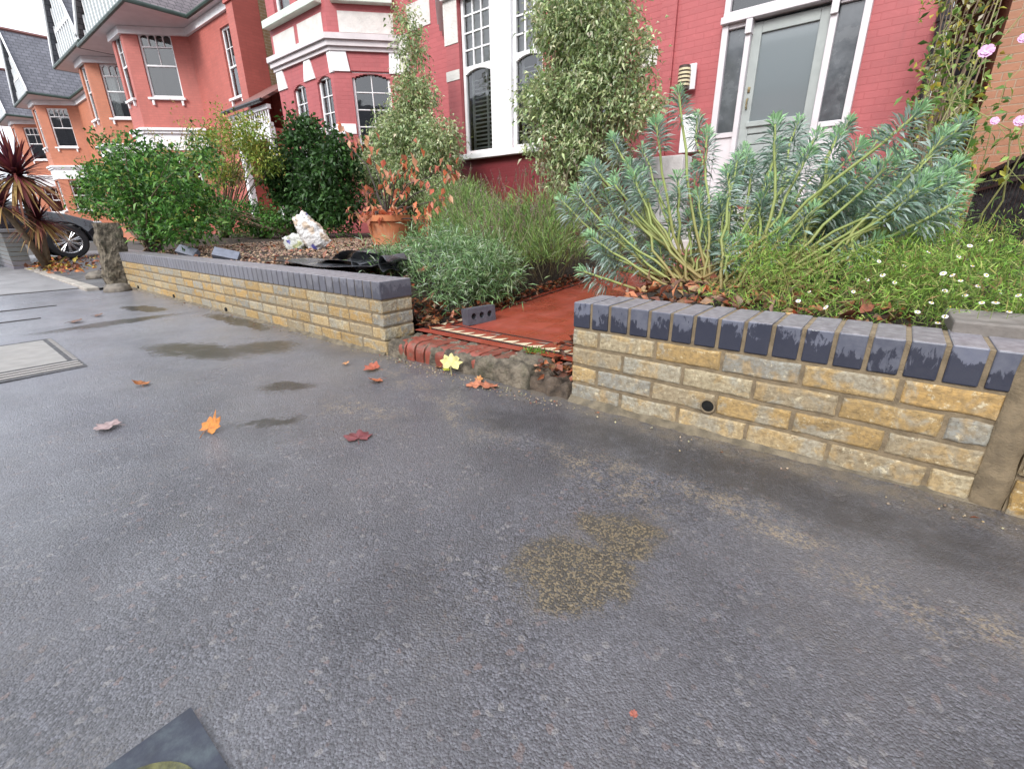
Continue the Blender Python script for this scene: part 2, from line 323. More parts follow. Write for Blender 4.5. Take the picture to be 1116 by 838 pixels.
def glassmat(name,rough=.03,tint=(.8,.85,.85),refl=.9,frost=False):
    m,nt,b,o=newmat(name); t=NT(nt)
    if frost:
        p=t.obj(); b.inputs['Base Color'].default_value=(.15,.18,.19,1); b.inputs['Roughness'].default_value=.22; b.inputs['Specular IOR Level'].default_value=.8
        b.inputs['Coat Weight'].default_value=1; b.inputs['Coat Roughness'].default_value=.05
        t.l(t.bump(t.noise(p,160,3),.25,.002),b.inputs['Normal']); return m
    gl=t.n('ShaderNodeBsdfGlossy'); gl.inputs['Roughness'].default_value=rough; tr=t.n('ShaderNodeBsdfTransparent'); tr.inputs[0].default_value=(*tint,1)
    fr=t.n('ShaderNodeFresnel'); fr.inputs[0].default_value=1.9; t.l(t.bump(t.noise(t.obj(),3,2),.12,.02),fr.inputs['Normal']); t.l(t.bump(t.noise(t.obj(),2.2,2),.15,.02),gl.inputs['Normal'])
    ms=t.n('ShaderNodeMixShader'); t.l(t.math('MULTIPLY',fr.outputs[0],1.35),ms.inputs[0]); t.l(tr.outputs[0],ms.inputs[1]); t.l(gl.outputs[0],ms.inputs[2]); t.l(ms.outputs[0],o.inputs[0]); return m
A=asphalt(); BR=brickmat(); BB=bluebrick()
MORT=simple('mortar',(.205,.16,.10),.9,.25,30,.8,180,.004,dirt=.5,dirtcol=(.13,.10,.065))
REDP=coursed('painted_red_brick',(.41,.10,.105),(.36,.078,.082),.45,moramt=.22)
REDD=coursed('dark_red_paint',(.19,.030,.037),(.16,.018,.025),.3,moramt=.3,gloss=.45)
REDH=coursed('red_brickwork',(.44,.12,.095),(.33,.10,.08),.4,moramt=.35)
ORNG=coursed('orange_brickwork',(.46,.155,.08),(.36,.17,.11),.4,moramt=.4)
ORN2=coursed('orange_stock_brick',(.34,.15,.08),(.34,.25,.17),.8,moramt=.7)
STOK=coursed('pale_stock_brick',(.27,.20,.10),(.40,.36,.28),.8,moramt=.8)
WHT=simple('white_paint',(.78,.78,.79),.45,.04,5,.12,40,.002,dirt=.14,dirtcol=(.42,.42,.38))
CREAM=simple('off_white_render',(.62,.60,.57),.8,.08,7,.9,30,.012,dirt=.25,dirtcol=(.38,.36,.32))
GRNW=simple('greenish_white_paint',(.58,.66,.58),.5,.06,6,dirt=.35,dirtcol=(.28,.32,.24))
PINKW=simple('pale_door_paint',(.62,.58,.60),.42,.04,5,dirt=.12,dirtcol=(.4,.38,.36))
DOORP=simple('grey_green_door_paint',(.33,.36,.35),.4,.05,6)
GREYG=simple('grey_green_board',(.30,.36,.35),.6,.1,5,dirt=.3,dirtcol=(.15,.18,.15))
SOFF=simple('soffit_paint',(.60,.58,.60),.6,.06,4)
SLATE=tiles('slate_roof',(.115,.115,.135),(.16,.16,.185),.28,.17,'Y'); TILE=tiles('clay_tile_roof',(.12,.10,.11),(.18,.15,.16),.2,.14,'Y'); TILR=tiles('red_tile_roof',(.20,.085,.075),(.27,.12,.10),.18,.09,'X')
GLASS=glassmat('window_glass'); FROST=glassmat('frosted_glass',frost=True)
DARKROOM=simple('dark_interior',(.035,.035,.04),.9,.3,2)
CURT=simple('white_curtain',(.66,.65,.62),.9,.1,9)
BLACKM=simple('black_iron',(.012,.012,.014),.35,.2,20,.2,90,.001)
PIPE=simple('black_drainpipe',(.02,.018,.02),.35,.2,12)
GUTG=simple('dark_green_gutter',(.035,.06,.05),.4,.2,4)
LEAF=leafmat('leaf'); LEAFM=leafmat('matt_leaf',.65,.25,.25); BARK=simple('bark',(.13,.095,.06),.9,.3,18,.7,90,.004,useattr=False); STEM=simple('stem',(1,1,1),.6,.15,30,.3,80,.001,useattr=True)
TERRA=simple('terracotta',(.52,.19,.085),.75,.12,9,.3,90,.002,dirt=.5,dirtcol=(.5,.36,.26))
RUB=simple('black_plastic_sheet',(.035,.038,.044),.3,.3,7,.25,25,.004,spec=.7)
STONE=simple('mossy_stone',(.16,.135,.10),.9,.6,20,1,42,.03,dirt=.6,dirtcol=(.07,.075,.035))
CONC=simple('paving_concrete',(.24,.235,.24),.55,.15,4,.5,70,.004,dirt=.35,dirtcol=(.12,.11,.10))
SOIL=simple('soil',(.045,.032,.022),.95,.4,12,1,45,.03)
# ------------------------------------------------------------ setting : ground
def sheet(name,xs,ys,zf,mat,sub=1):
    V=[];Fc=[]
    for j,y in enumerate(ys):
        for i,x in enumerate(xs): V.append((x,y,zf(x,y)))
    n=len(xs)
    for j in range(len(ys)-1):
        for i in range(n-1): Fc.append((j*n+i,j*n+i+1,(j+1)*n+i+1,(j+1)*n+i))
    mb=MB(); mb.add(V,Fc); return mb
g=sheet('ground',[-900,-60,60,900],[-900,-60,60,900],lambda x,y:-.16,None).build('ground',simple('far_ground',(.06,.06,.055),.9)); tag(g,kind='structure')
xs=[-80,-30,-15]+list(np.arange(-5,4,.25))+[6,12,40]
def pz(x,y):
    z=0
    if -1.5<x<3.5: z+=.006*math.sin(x*3.1+y*2)
    return z
ys=list(np.arange(-2.6,.31,.12))
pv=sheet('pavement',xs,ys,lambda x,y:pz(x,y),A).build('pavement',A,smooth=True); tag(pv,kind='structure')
rd=MB(); rd.add([(-80,-9,-.12),(40,-9,-.12),(40,-2.75,-.12),(-80,-2.75,-.12)],[(0,1,2,3)]); tag(rd.build('road',simple('road_asphalt',(.06,.06,.062),.6,.2,3,.8,150,.006)),kind='structure')
kb=MB()
for i in range(110): kb.box(-78+i*1.0,-78+i*1.0+.992,-2.75,-2.6,-.14,.004)
tag(kb.build('kerb',simple('granite_kerb',(.25,.25,.25),.6,.2,10,.4,120,.003),bevel=.012),kind='structure')
ft=MB(); ft.box(-80,40,-13,-9,-.15,.0); tag(ft.build('far_pavement',CONC),kind='structure')
# concrete slabs in front of the driveway
sb=MB()
for X0,X1,Y0,Y1 in [(-6.9,-5.36,-1.25,-.34),(-8.5,-6.92,-1.25,-.34),(-10.2,-8.52,-1.25,-.34),(-6.9,-5.36,-2.3,-1.27),(-8.5,-6.92,-2.3,-1.27)]:
    sb.box(X0,X1,Y0,Y1,-.05,.012+random.uniform(0,.004))
tag(sb.build('paving_slabs',CONC,bevel=.006),kind='structure')
jt=MB(); jt.box(-5.365,-5.335,-2.3,-.3,-.03,.006); jt.box(-3.93,-3.915,-1.9,-.8,-.03,.007); jt.box(-3.2,-3.19,-1.9,-1.0,-.03,.007); 
tag(jt.build('paving_joint',simple('dark_joint',(.07,.066,.062),.8,.3,9)),kind='structure')
# driveway
dv=sheet('driveway',list(np.arange(-14,-4.8,.6))+[-4.98],[-.30,-.1,.3,1,2.1],lambda x,y:.02+.06*min(1,max(0,(y+.3)/1.2)),None).build('driveway',simple('driveway_asphalt',(.11,.11,.115),.45,.25,3,.8,120,.006,dirt=.4,dirtcol=(.12,.09,.06))); tag(dv,kind='structure')
ks=MB()
x=-10.6
while x<-5.0:
    w=random.uniform(.5,.9); ks.box(x,min(x+w,-4.95)-.012,-.40,-.28,-.03,.03+random.uniform(0,.008)); x+=w
tag(ks.build('driveway_edging',simple('pale_edging_stone',(.36,.33,.29),.7,.25,9,.6,60,.005),bevel=.012),kind='structure')
# gardens
def gz(x,y):
    f=min(1,max(0,(y-.2)/.6)); z=.345+.075*f+.008*max(0,y-.8)
    return z+.012*noise.noise(Vector((x*3,y*3,0)))
def gzl(x,y):
    f=min(1,max(0,(-.02-x)/.32)); return .10+(gz(x,y)-.10)*f if y>.25 else gz(x,y)-.04
left=sheet('garden_bed',list(np.arange(-5.0,-.49,.25))+[-.4,-.3,-.2,-.1,-.02],[.19]+list(np.arange(.27,6.6,.2)),gzl,None).build('garden_bed',SOIL,smooth=True); tag(left,kind='structure')
lb_=sheet('garden_bed',list(np.arange(-12.0,-4.95,.35))+[-4.95],[2.08,2.12]+list(np.arange(2.5,6.6,.4)),lambda x,y:gz(x,y) if y>2.1 else .1,None).build('garden_bed',SOIL,smooth=True); tag(lb_,kind='structure')
def gzr(x,y):
    if x<1.12: return .12+.04*y
    return .33+.05*min(1,max(0,(y-.2)/.8))+.012*noise.noise(Vector((x*3,y*3,4)))
right=sheet('garden_bed',[1.10]+list(np.arange(1.2,4.5,.2)),list(np.arange(.22,5.7,.22)),gzr,None).build('garden_bed',SOIL,smooth=True); tag(right,kind='structure')
# ------------------------------------------------------------ low brick walls
STK=[(.43,.31,.15),(.38,.26,.11),(.37,.34,.26),(.47,.36,.20),(.42,.36,.24),(.30,.30,.27),(.45,.29,.11),(.36,.30,.20)]
def rbrick(mb,o,d,n,a0,a1,depth,z0,z1,col,j=.003,nx=7,nz=4):
    """a brick whose front face is a slightly irregular rounded grid"""
    vs=[];fs=[]
    ph=random.uniform(0,50)
    W_,H_=a1-a0,z1-z0; fas=[0,.0035/W_,.008/W_]+[i/(nx-2) for i in range(1,nx-2)]+[1-.008/W_,1-.0035/W_,1]; fzs=[0,.0035/H_,.008/H_]+[.35,.65][:max(1,nz-2)]+[1-.008/H_,1-.0035/H_,1]
    nx=len(fas)-1;nz=len(fzs)-1
    for k in range(nz+1):
        for i in range(nx+1):
            fa=fas[i];fz=fzs[k]; a=a0+(a1-a0)*fa; z=z0+(z1-z0)*fz
            ea=min(fa,1-fa)*(a1-a0); ez=min(fz,1-fz)*(z1-z0); e=min(ea,ez)
            b=-.006*(1 if e<1e-6 else (.25 if e<.0036 else 0))+j*.7*noise.noise(Vector((a*22,z*22,ph)))+j*.5*noise.noise(Vector((a*60,z*60,ph)))
            if e<.0036: a+=j*.8*noise.noise(Vector((z*40,ph,1 if fa<.5 else 5)))
            if e<.0036: z+=j*1.0*noise.noise(Vector((a*26,ph,1 if fz<.5 else 7)))
            vs.append((o[0]+d[0]*a+n[0]*b,o[1]+d[1]*a+n[1]*b,z))
    m=nx+1
    for k in range(nz):
        for i in range(nx): fs.append((k*m+i,k*m+i+1,(k+1)*m+i+1,(k+1)*m+i))
    # back ring
    ring=[i for i in range(m)]+[k*m+nx for k in range(1,nz+1)]+[nz*m+i for i in range(nx-1,-1,-1)]+[k*m for k in range(nz-1,0,-1)]
    st=len(vs)
    for r in ring:
        v=vs[r]; vs.append((v[0]-n[0]*depth,v[1]-n[1]*depth,v[2]))
    R=len(ring)
    for i in range(R): fs.append((ring[(i+1)%R],ring[i],st+i,st+(i+1)%R))
    mb.add(vs,fs,col)
def course_run(mb,o,d,n,L,z0,z1,first,depth,skip=None,fine=True):
    a=0;w=first
    while a<L-.02:
        e=min(a+w,L)
        if L-e<.06: e=L
        col=random.choice(STK); f=random.uniform(.85,1.12); col=tuple(c*f for c in col)
        rbrick(mb,o,d,n,a+(.0 if a==0 else .005),e-(.0 if e>=L else .005),depth,z0,z1,col,.0035 if fine else .002,7 if fine else 4,4 if fine else 2)
        a=e; w=.225
def coping(mb,o,d,n,L,num,z0,z1,depth,zsag=0):
    p=L/num
    for i in range(num):
        f=random.uniform(.68,1.25); c=(.105*f,.115*f,.155*f)
        a0,a1=i*p+.005,(i+1)*p-.006
        if i==0:a0=0
        if i==num-1:a1=L
        h=random.uniform(-.0015,.0015)
        vs=[];r=.004
        mb.obox(o,d,n,a0,a1,-depth,random.uniform(-.001,.001),z0,z1+h,c)
def pieces(m,name,mat,parent,bevel=0,per=8):
    for i in range(0,len(m.v),per):
        q=MB(); q.add(m.v[i:i+per],[(0,3,2,1),(4,5,6,7),(0,1,5,4),(1,2,6,5),(2,3,7,6),(3,0,4,7)]); q.build(name,mat,parent,bevel=bevel)
def vec(a): return (math.cos(a),math.sin(a))
def hole(u,v,parent,Y=0):
    P=atY(u,v,Y); m=MB(); m.lathe([(0.0,.006),(.0085,.006),(.0085,-.03)],14)
    # pipe mouth facing -Y
    h=m.build('weep_hole',simple('weep_hole_black',(.004,.004,.004),.9),parent); h.rotation_euler=(math.radians(90),0,0); h.location=(P[0],Y-.004,P[2])
    m=MB(); m.lathe([(.0085,.0),(.0085,.008),(.0115,.008),(.0115,-.02)],14); r=m.build('rim',MORT,h)
# right wall
tr=empty('garden_wall',(1.178,.045,0)); tag(tr,'short low wall of mixed yellow brick with blue coping in front of the euphorbia and daisies','wall','new low front garden walls')
dr=vec(-.012); nr=(dr[1],-dr[0]); LR=1.235
def loc(o,x,y,z): o.location=(x,y,z)
mb=MB()
for i,(z0,z1,first) in enumerate([(.230,.292,.1125),(.155,.217,.217),(.080,.142,.1125),(-.004,.067,.217)]):
    course_run(mb,(0,0),dr,nr,LR-.03,z0+.002,z1+.004,first,.2)
mb.build('brickwork',BR,tr)
mm=MB(); mm.obox((0,0),dr,nr,.004,LR+.012,-.205,-.0055,-.05,.3045)
mm.obox((0,0),dr,nr,.004,LR-.0,-.208,-.006,.3045,.400)
mm.build('mortar',MORT,tr)
mm=MB(); 
V=[];Fc=[];KZ=26;prof_=[(-.034,-.02),(-.030,.002),(.0,.006),(.016,.004),(.030,.003),(.036,-.03)]
for k in range(KZ+1):
    z=-.03+k*.43/KZ
    for i,(aa,bb) in enumerate(prof_):
        q=.006*noise.noise(Vector((z*14,i*.6,3)))+.003*noise.noise(Vector((z*60,i,9))); A=LR+aa+q; B_=bb+.6*q; V.append((dr[0]*A+nr[0]*B_,dr[1]*A+nr[1]*B_,z))
for k in range(KZ):
    for i in range(5): Fc.append((k*6+i,k*6+i+1,k*6+i+7,k*6+i+6))
Fc.append(tuple(KZ*6+i for i in range(6))); mm.add(V,Fc)
mm.build('end_fillet',MORT,tr,smooth=True)
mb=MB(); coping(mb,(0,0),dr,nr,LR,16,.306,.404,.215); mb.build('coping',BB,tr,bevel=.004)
h=atY(772,441.6,.04); hm=MB(); hm.lathe([(0.0,.0),(.020,.0),(.020,-.03)],20); ho=hm.build('weep_hole',simple('weep_black',(.003,.003,.003),.9),tr); ho.rotation_euler=(math.radians(90),0,0); ho.location=(h[0]-1.178,-.012,h[2])
hm=MB(); hm.lathe([(.020,-.01),(.020,.004),(.025,.004),(.026,-.02)],20); hm.build('rim',MORT,ho)
FOOTM=simple('smeared_mortar',(.15,.125,.085),.9,.35,26,1,90,.006,dirt=.7,dirtcol=(.09,.08,.065))
def foot(x0,x1,y,parent,seed):
    V=[];Fc=[];N_=int((x1-x0)/.02)
    for i in range(N_+1):
        x=x0+(x1-x0)*i/N_; q=noise.noise(Vector((x*9,seed,0)))+.6*noise.noise(Vector((x*35,seed,2)))
        for yy,zz in ((.01,.022+.012*q),(-.006,.012+.010*q),(-.014-.012*q,.004+.003*q),(-.024-.018*q,-.008)): V.append((x,y+yy,zz))
    for i in range(N_):
        for k in range(3): Fc.append((i*4+k,i*4+k+1,i*4+k+5,i*4+k+4)[::-1])
    m=MB(); m.add(V,Fc); m.build('base_mortar',FOOTM,parent,smooth=True)
foot(0,LR+.05,-.006,tr,2)
# left wall
tl=empty('garden_wall',(0,0,0)); tag(tl,'long low yellow brick wall with blue coping, gravel bed and plastic sheet behind it','wall','new low front garden walls')
dl=(-1,0); nl=(0,-1); LL=5.0
mb=MB()
def course_left(mb,z0,z1,first,fine):
    a=0;w=first
    while a<LL-.02:
        e=min(a+w,LL); col=random.choice(STK); f=random.uniform(.85,1.15); col=tuple(c*f for c in col); fi=a<1.2
        # direction reversed so build with d=(1,0) from -e to -a
        rbrick(mb,(0,0),(1,0),(0,-1),-e+(.005 if e<LL else 0),-a-(.005 if a>0 else 0),.2 if a==0 else .1,z0,z1,col,.003,7 if fi else 3,4 if fi else 2); a=e;w=.225
for (z0,z1,first) in [(.234,.296,.1125),(.159,.221,.1),(.084,.146,.1125),(-.03,.071,.217)]: course_left(mb,z0,z1,first,True)
# end face bricks (facing the gateway)
for z0,z1,cuts in [(.234,.296,[(.0,.105),(.115,.213)]),(.159,.221,[(.0,.213)]),(.084,.146,[(0,.105),(.115,.213)]),(-.03,.071,[(0,.10),(.11,.213)])]:
    for a,b2 in cuts:
        f=random.uniform(.9,1.15); rbrick(mb,(.003,.0),(0,1),(1,0),a,b2,.03,z0,z1,tuple(c*f for c in random.choice(STK)),.003)
mb.build('brickwork',BR,tl)
mm=MB(); mm.box(-LL,-.004,.005,.207,-.05,.3045); mm.box(-LL,-.006,.006,.208,.3045,.400); mm.build('mortar',MORT,tl)
mb=MB(); 
num=66;p_=LL/num
for i in range(num):
    f=random.uniform(.68,1.25); c=(.105*f,.115*f,.155*f); a1=-i*p_-(.005 if i else -.004); a0=-(i+1)*p_+.005
    mb.box(a0,a1,-.001,.214,.306,.403+random.uniform(-.001,.001),c)
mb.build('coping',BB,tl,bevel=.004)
for u,v in [(152,316),(190.5,324.5),(247.3,338.9)]:
    P=atY(u,v,0); hm=MB(); hm.lathe([(0.0,.0),(.017,.0),(.017,-.03)],12); ho=hm.build('weep_hole',simple('weep_black',(.003,.003,.003),.9),tl); ho.rotation_euler=(math.radians(90),0,0); ho.location=(P[0],-.010,max(.03,P[2]))
foot(-LL,.0,0,tl,5)
# old neighbouring wall at the right edge
to=empty('old_brick_wall',(2.446,.012,0)); tag(to,'rough old ochre brick wall stub at the right edge beyond the mortar joint','wall')
mb=MB()
for z0,z1 in [(-.02,.10),(.112,.20),(.212,.285),(.297,.36)]:
    a=.004
    while a<1.6:
        w=random.uniform(.18,.24); rbrick(mb,(0,0),(1,0),(0,-1),a,a+w-.012,.2,z0,z1,random.choice([(.34,.21,.06),(.30,.18,.06),(.26,.19,.10)]),.014,9,6); a+=w
mb.build('brickwork',BR,to)
mm=MB(); mm.box(0.0,1.6,.014,.2,-.03,.37); mm.build('mortar',MORT,to)
cp=MB(); cp.add([(-.176,.19,.395),(1.6,.19,.395),(1.6,.40,.395),(-.18,.42,.395),(-.176,.19,.435),(1.6,.19,.435),(1.6,.40,.435),(-.18,.42,.435)],[(0,3,2,1),(4,5,6,7),(0,1,5,4),(1,2,6,5),(2,3,7,6),(3,0,4,7)])
cp.build('cap_slab',simple('weathered_slab',(.17,.155,.14),.7,.3,12,.6,60,.004,dirt=.5),to,bevel=.005)
# ------------------------------------------------------------ gateway step and tiled path
ts=empty('gateway_step',(0,0,0)); tag(ts,'weathered red bullnose brick step with mossy mortar between the two low walls','step')
mb=MB()
x=.10;i=0
while x<.80:
    w=.066; f=random.uniform(.75,1.1); c=(.28*f,.07*f,.045*f)
    prof=[(.20,.0),(.20,.098),(.06,.1),(.045,.099),(.033,.095),(.022,.089),(.012,.08),(.005,.069),(.001,.056),(.0,.045),(.0,-.03)]
    y0=.0+ (x-.1)*.05; vs=[];jz=random.uniform(-.004,.003)
    for X in (x+.003,x+w-.003):
        for yy,zz in prof: vs.append((X,y0+yy+.0008*math.sin(X*90+yy*50),zz+jz))
    n=len(prof); fs=[tuple(range(n)),tuple(range(n,2*n))[::-1]]+[(k,k+n,(k+1)%n+n,(k+1)%n) for k in range(n)]
    mb.add(vs,fs,c); x+=w+.004;i+=1
mb.build('bullnose_bricks',simple('worn_red_brick',(1,1,1),.42,.35,26,.7,60,.006,useattr=True,dirt=1,dirtcol=(.14,.11,.08)),ts,bevel=.004)
def lump(name,x0,x1,y0,y1,z0,z1,mat,parent,seed,amp=.02,res=.02,colr=(1,1,1)):
    nx=max(2,int((x1-x0)/res));ny=max(2,int((y1-y0)/res)); V=[];Fc=[]
    for j in range(ny+1):
        for i in range(nx+1):
            fx=i/nx;fy=j/ny;X=x0+(x1-x0)*fx;Y=y0+(y1-y0)*fy
            e=min(fy*(y1-y0),min(fx,1-fx)*(x1-x0)); r=min(1,e/.03); r=math.sqrt(max(0,1-(1-r)**2))
            z=z0+(z1-z0)*r+amp*noise.noise(Vector((X*22,Y*22,seed)))*r+amp*.5*noise.noise(Vector((X*60,Y*60,seed)))*r
            V.append((X+amp*.5*noise.noise(Vector((Y*30,seed,0))),Y+amp*noise.noise(Vector((X*18,seed,3))),z))
    m=nx+1
    for j in range(ny):
        for i in range(nx): Fc.append((j*m+i,j*m+i+1,(j+1)*m+i+1,(j+1)*m+i))
    mb=MB(); mb.add(V,Fc,colr); return mb.build(name,mat,parent,smooth=True)
lump('mortar_bed',.075,.86,.010,.225,-.03,.093,STONE,ts,1,.014,.008)
lump('mossy_mortar',.005,.17,-.01,.22,-.03,.088,STONE,ts,2,.016,.012)
lump('broken_corner',.76,.98,.01,.23,-.03,.098,STONE,ts,3,.022,.01)
lump('rubble_gap',.94,1.175,.03,.26,-.03,.062,simple('rubble',(.10,.075,.055),.95,.5,22,1,60,.02,dirt=.5,dirtcol=(.16,.12,.08)),ts,4,.035,.01)
tp=empty('tiled_path',(0,0,0)); tag(tp,'red tiled path with cream triangle and black border between the low walls',None); tp['kind']='structure'
pth=sheet('p',list(np.arange(.0,1.21,.1)),[.21,.5,1,2,3,4,4.7],lambda x,y:.104+.055*max(0,y-.6),None)
qm,qn,qb,qo=newmat('quarry_tile'); t=NT(qn); p=t.pos(); ck=t.n('ShaderNodeTexBrick'); t.l(p,ck.inputs['Vector']); ck.offset=0; ck.inputs['Scale'].default_value=1; ck.inputs['Brick Width'].default_value=.155; ck.inputs['Row Height'].default_value=.155; ck.inputs['Mortar Size'].default_value=.0018
ck.inputs['Color1'].default_value=(.27,.045,.026,1); ck.inputs['Color2'].default_value=(.31,.06,.034,1); ck.inputs['Mortar'].default_value=(.16,.05,.035,1)
c=t.mix(t.ramp(t.noise(t.mapv(p,scale=(1,.35,1)),9,7,.7),.4,.7,0,.6),ck.outputs['Color'],(.20,.045,.028)); c=t.mix(t.ramp(t.noise(p,5,6,.7),.55,.72,0,.5),c,(.34,.10,.065)); t.l(c,qb.inputs['Base Color']); t.l(t.ramp(t.noise(p,5,5),.35,.65,.22,.55),qb.inputs['Roughness']); t.l(t.bump(t.noise(p,60,4),.15,.003),qb.inputs['Normal'])
tag(pth.build('tile_field',qm,tp))
Zb=.1055
BLK=simple('black_tile',(.022,.022,.026),.35,.3,20); CRM=simple('cream_tile',(.60,.50,.34),.5,.12,25,dirt=.4,dirtcol=(.35,.2,.12)); GRT=simple('grey_tile',(.20,.17,.14),.5,.2,25); RDT=simple('red_border_tile',(.3,.05,.03),.4,.15,20)
mb=MB(); mb.add([(.0,.275,Zb),(1.17,.275,Zb),(1.17,.292,Zb),(.0,.292,Zb)],[(0,1,2,3)]); mb.add([(.075,.425,Zb),(1.17,.425,Zb),(1.17,.441,Zb),(.075,.441,Zb)],[(0,1,2,3)])
mb.add([(.0,.292,Zb),(.014,.292,Zb),(.014,2.2,Zb+.09),(.0,2.2,Zb+.09)],[(0,1,2,3)]); mb.add([(.075,.441,Zb),(.090,.441,Zb),(.090,2.2,Zb+.09),(.075,2.2,Zb+.09)],[(0,1,2,3)])
mb.build('black_border',BLK,tp)
cm=MB(); gm=MB()
for k in range(14):
    x=.03+k*.080
    cm.add([(x,.298,Zb+.001),(x+.078,.298,Zb+.001),(x+.078,.368,Zb+.001)],[(0,1,2)])
    gm.add([(x,.384,Zb+.001),(x+.072,.384,Zb+.001),(x+.072,.418,Zb+.001)],[(0,1,2)]) if k%4==1 else None
for k in range(3):
    y=.40+k*.07; cm.add([(.022,y,Zb+.001),(.066,y,Zb+.001),(.022,y+.06,Zb+.001+.003)],[(0,1,2)])
cm.build('cream_triangles',CRM,tp); gm.build('grey_triangles',GRT,tp)
# steps up to the front door
st=empty('door_steps',(.65,5.1,0)); tag(st,'pale stone steps under the grey front door','steps')
for i in range(3):
    mb=MB(); mb.box(-.75+.001*i,.80-.001*i,-.55+i*.32,.68,.25+.18*i,.25+.18*(i+1)); mb.build('step',simple('step_stone',(.42,.40,.38),.7,.12,8,.3,60,.003,dirt=.3),st,bevel=.012)
# engineering brick with three holes lying on the path
def cross(a,b): return a[0]*b[1]-a[1]*b[0]
def holed_brick(L,Hh,T):
    import bmesh
    bm=bmesh.new(); me=bpy.data.meshes.new('b')
    # front face with holes by grid of radial cells
    cells=3; w=L/cells; N=16; r=.0195
    mb=MB()
    for sgn,yy in ((0,0),(1,T)):
        for cI in range(cells):
            cx=w*(cI+.5)*.86+L*.07; x0=[0,L*.07+w*.86,L*.07+2*w*.86][cI]; x1=[L*.07+w*.86,L*.07+2*w*.86,L][cI]
            outer=[];inner=[]
            for k in range(N):
                a=2*math.pi*(k+.5)/N; inner.append((cx+r*math.cos(a),yy,Hh/2+r*math.sin(a)))
                ca,sa=math.cos(a),math.sin(a); tx=((x1-cx) if ca>0 else (x0-cx))/ca if abs(ca)>1e-6 else 1e9; tz=((Hh/2) if sa>0 else (-Hh/2))/sa if abs(sa)>1e-6 else 1e9
                tt=min(tx,tz); outer.append((cx+ca*tt,yy,Hh/2+sa*tt))
            vs=outer+inner; fs=[]
            for k in range(N):
                q=(k,(k+1)%N,N+(k+1)%N,N+k); fs.append(q if sgn==0 else q[::-1])
            mb.add(vs,fs)
            # corner fill triangles
            for sx,sz in ((x1,Hh),(x0,Hh),(x0,0),(x1,0)):
                best=sorted(range(N),key=lambda k:(outer[k][0]-sx)**2+(outer[k][2]-sz)**2)
                a=[k for k in best[:4] if abs(outer[k][0]-sx)<1e-6]; b=[k for k in best[:4] if abs(outer[k][2]-sz)<1e-6]
                if a and b: mb.add([outer[a[0]],outer[b[0]],(sx,yy,sz)],[(0,1,2)])
            if sgn==0:
                ii=[(x,0,z) for x,_,z in inner]+[(x,T,z) for x,_,z in inner]
                mb.add(ii,[(k,N+k,N+(k+1)%N,(k+1)%N) for k in range(N)])
    mb.add([(0,0,0),(L,0,0),(L,T,0),(0,T,0)],[(0,3,2,1)]); mb.add([(0,0,Hh),(L,0,Hh),(L,T,Hh),(0,T,Hh)],[(0,1,2,3)])
    mb.add([(0,0,0),(0,T,0),(0,T,Hh),(0,0,Hh)],[(0,1,2,3)]); mb.add([(L,0,0),(L,T,0),(L,T,Hh),(L,0,Hh)],[(0,3,2,1)])
    return mb
EB=simple('engineering_brick_grey',(.085,.085,.105),.5,.2,25,.3,120,.002)
ob=holed_brick(.215,.10,.062).build('engineering_brick',EB)
pa=atZ(511,355,.108); pb=atZ(552,347,.108)
ob.location=(pa[0],pa[1],.107); ob.rotation_euler=(math.radians(-6),0,math.atan2(pb[1]-pa[1],pb[0]-pa[0])); tag(ob,'grey engineering brick with three round holes standing on the red tiled path','brick')
# ------------------------------------------------------------ houses
def facet(mb,p0,p1,z0,z1,ops,rev=.1):
    L=math.hypot(p1[0]-p0[0],p1[1]-p0[1]); d=((p1[0]-p0[0])/L,(p1[1]-p0[1])/L); n=(d[1],-d[0])
    ss=sorted({0,L,*[o[0] for o in ops],*[o[1] for o in ops]}); zs=sorted({z0,z1,*[o[2] for o in ops],*[o[3] for o in ops]})
    P=lambda s,z,b=0:(p0[0]+d[0]*s+n[0]*b,p0[1]+d[1]*s+n[1]*b,z)
    for i in range(len(ss)-1):
        for k in range(len(zs)-1):
            cs,cz=(ss[i]+ss[i+1])/2,(zs[k]+zs[k+1])/2
            if any(o[0]<cs<o[1] and o[2]<cz<o[3] for o in ops): continue
            mb.add([P(ss[i],zs[k]),P(ss[i+1],zs[k]),P(ss[i+1],zs[k+1]),P(ss[i],zs[k+1])],[(0,1,2,3)])
    for a,b,za,zb in [o[:4] for o in ops]:
        mb.add([P(a,za),P(a,za,-rev),P(a,zb,-rev),P(a,zb)],[(0,1,2,3)]); mb.add([P(b,za),P(b,za,-rev),P(b,zb,-rev),P(b,zb)],[(0,3,2,1)])
        mb.add([P(a,za),P(b,za),P(b,za,-rev),P(a,za,-rev)],[(0,1,2,3)]); mb.add([P(a,zb),P(b,zb),P(b,zb,-rev),P(a,zb,-rev)],[(0,3,2,1)])
    return d,n,L
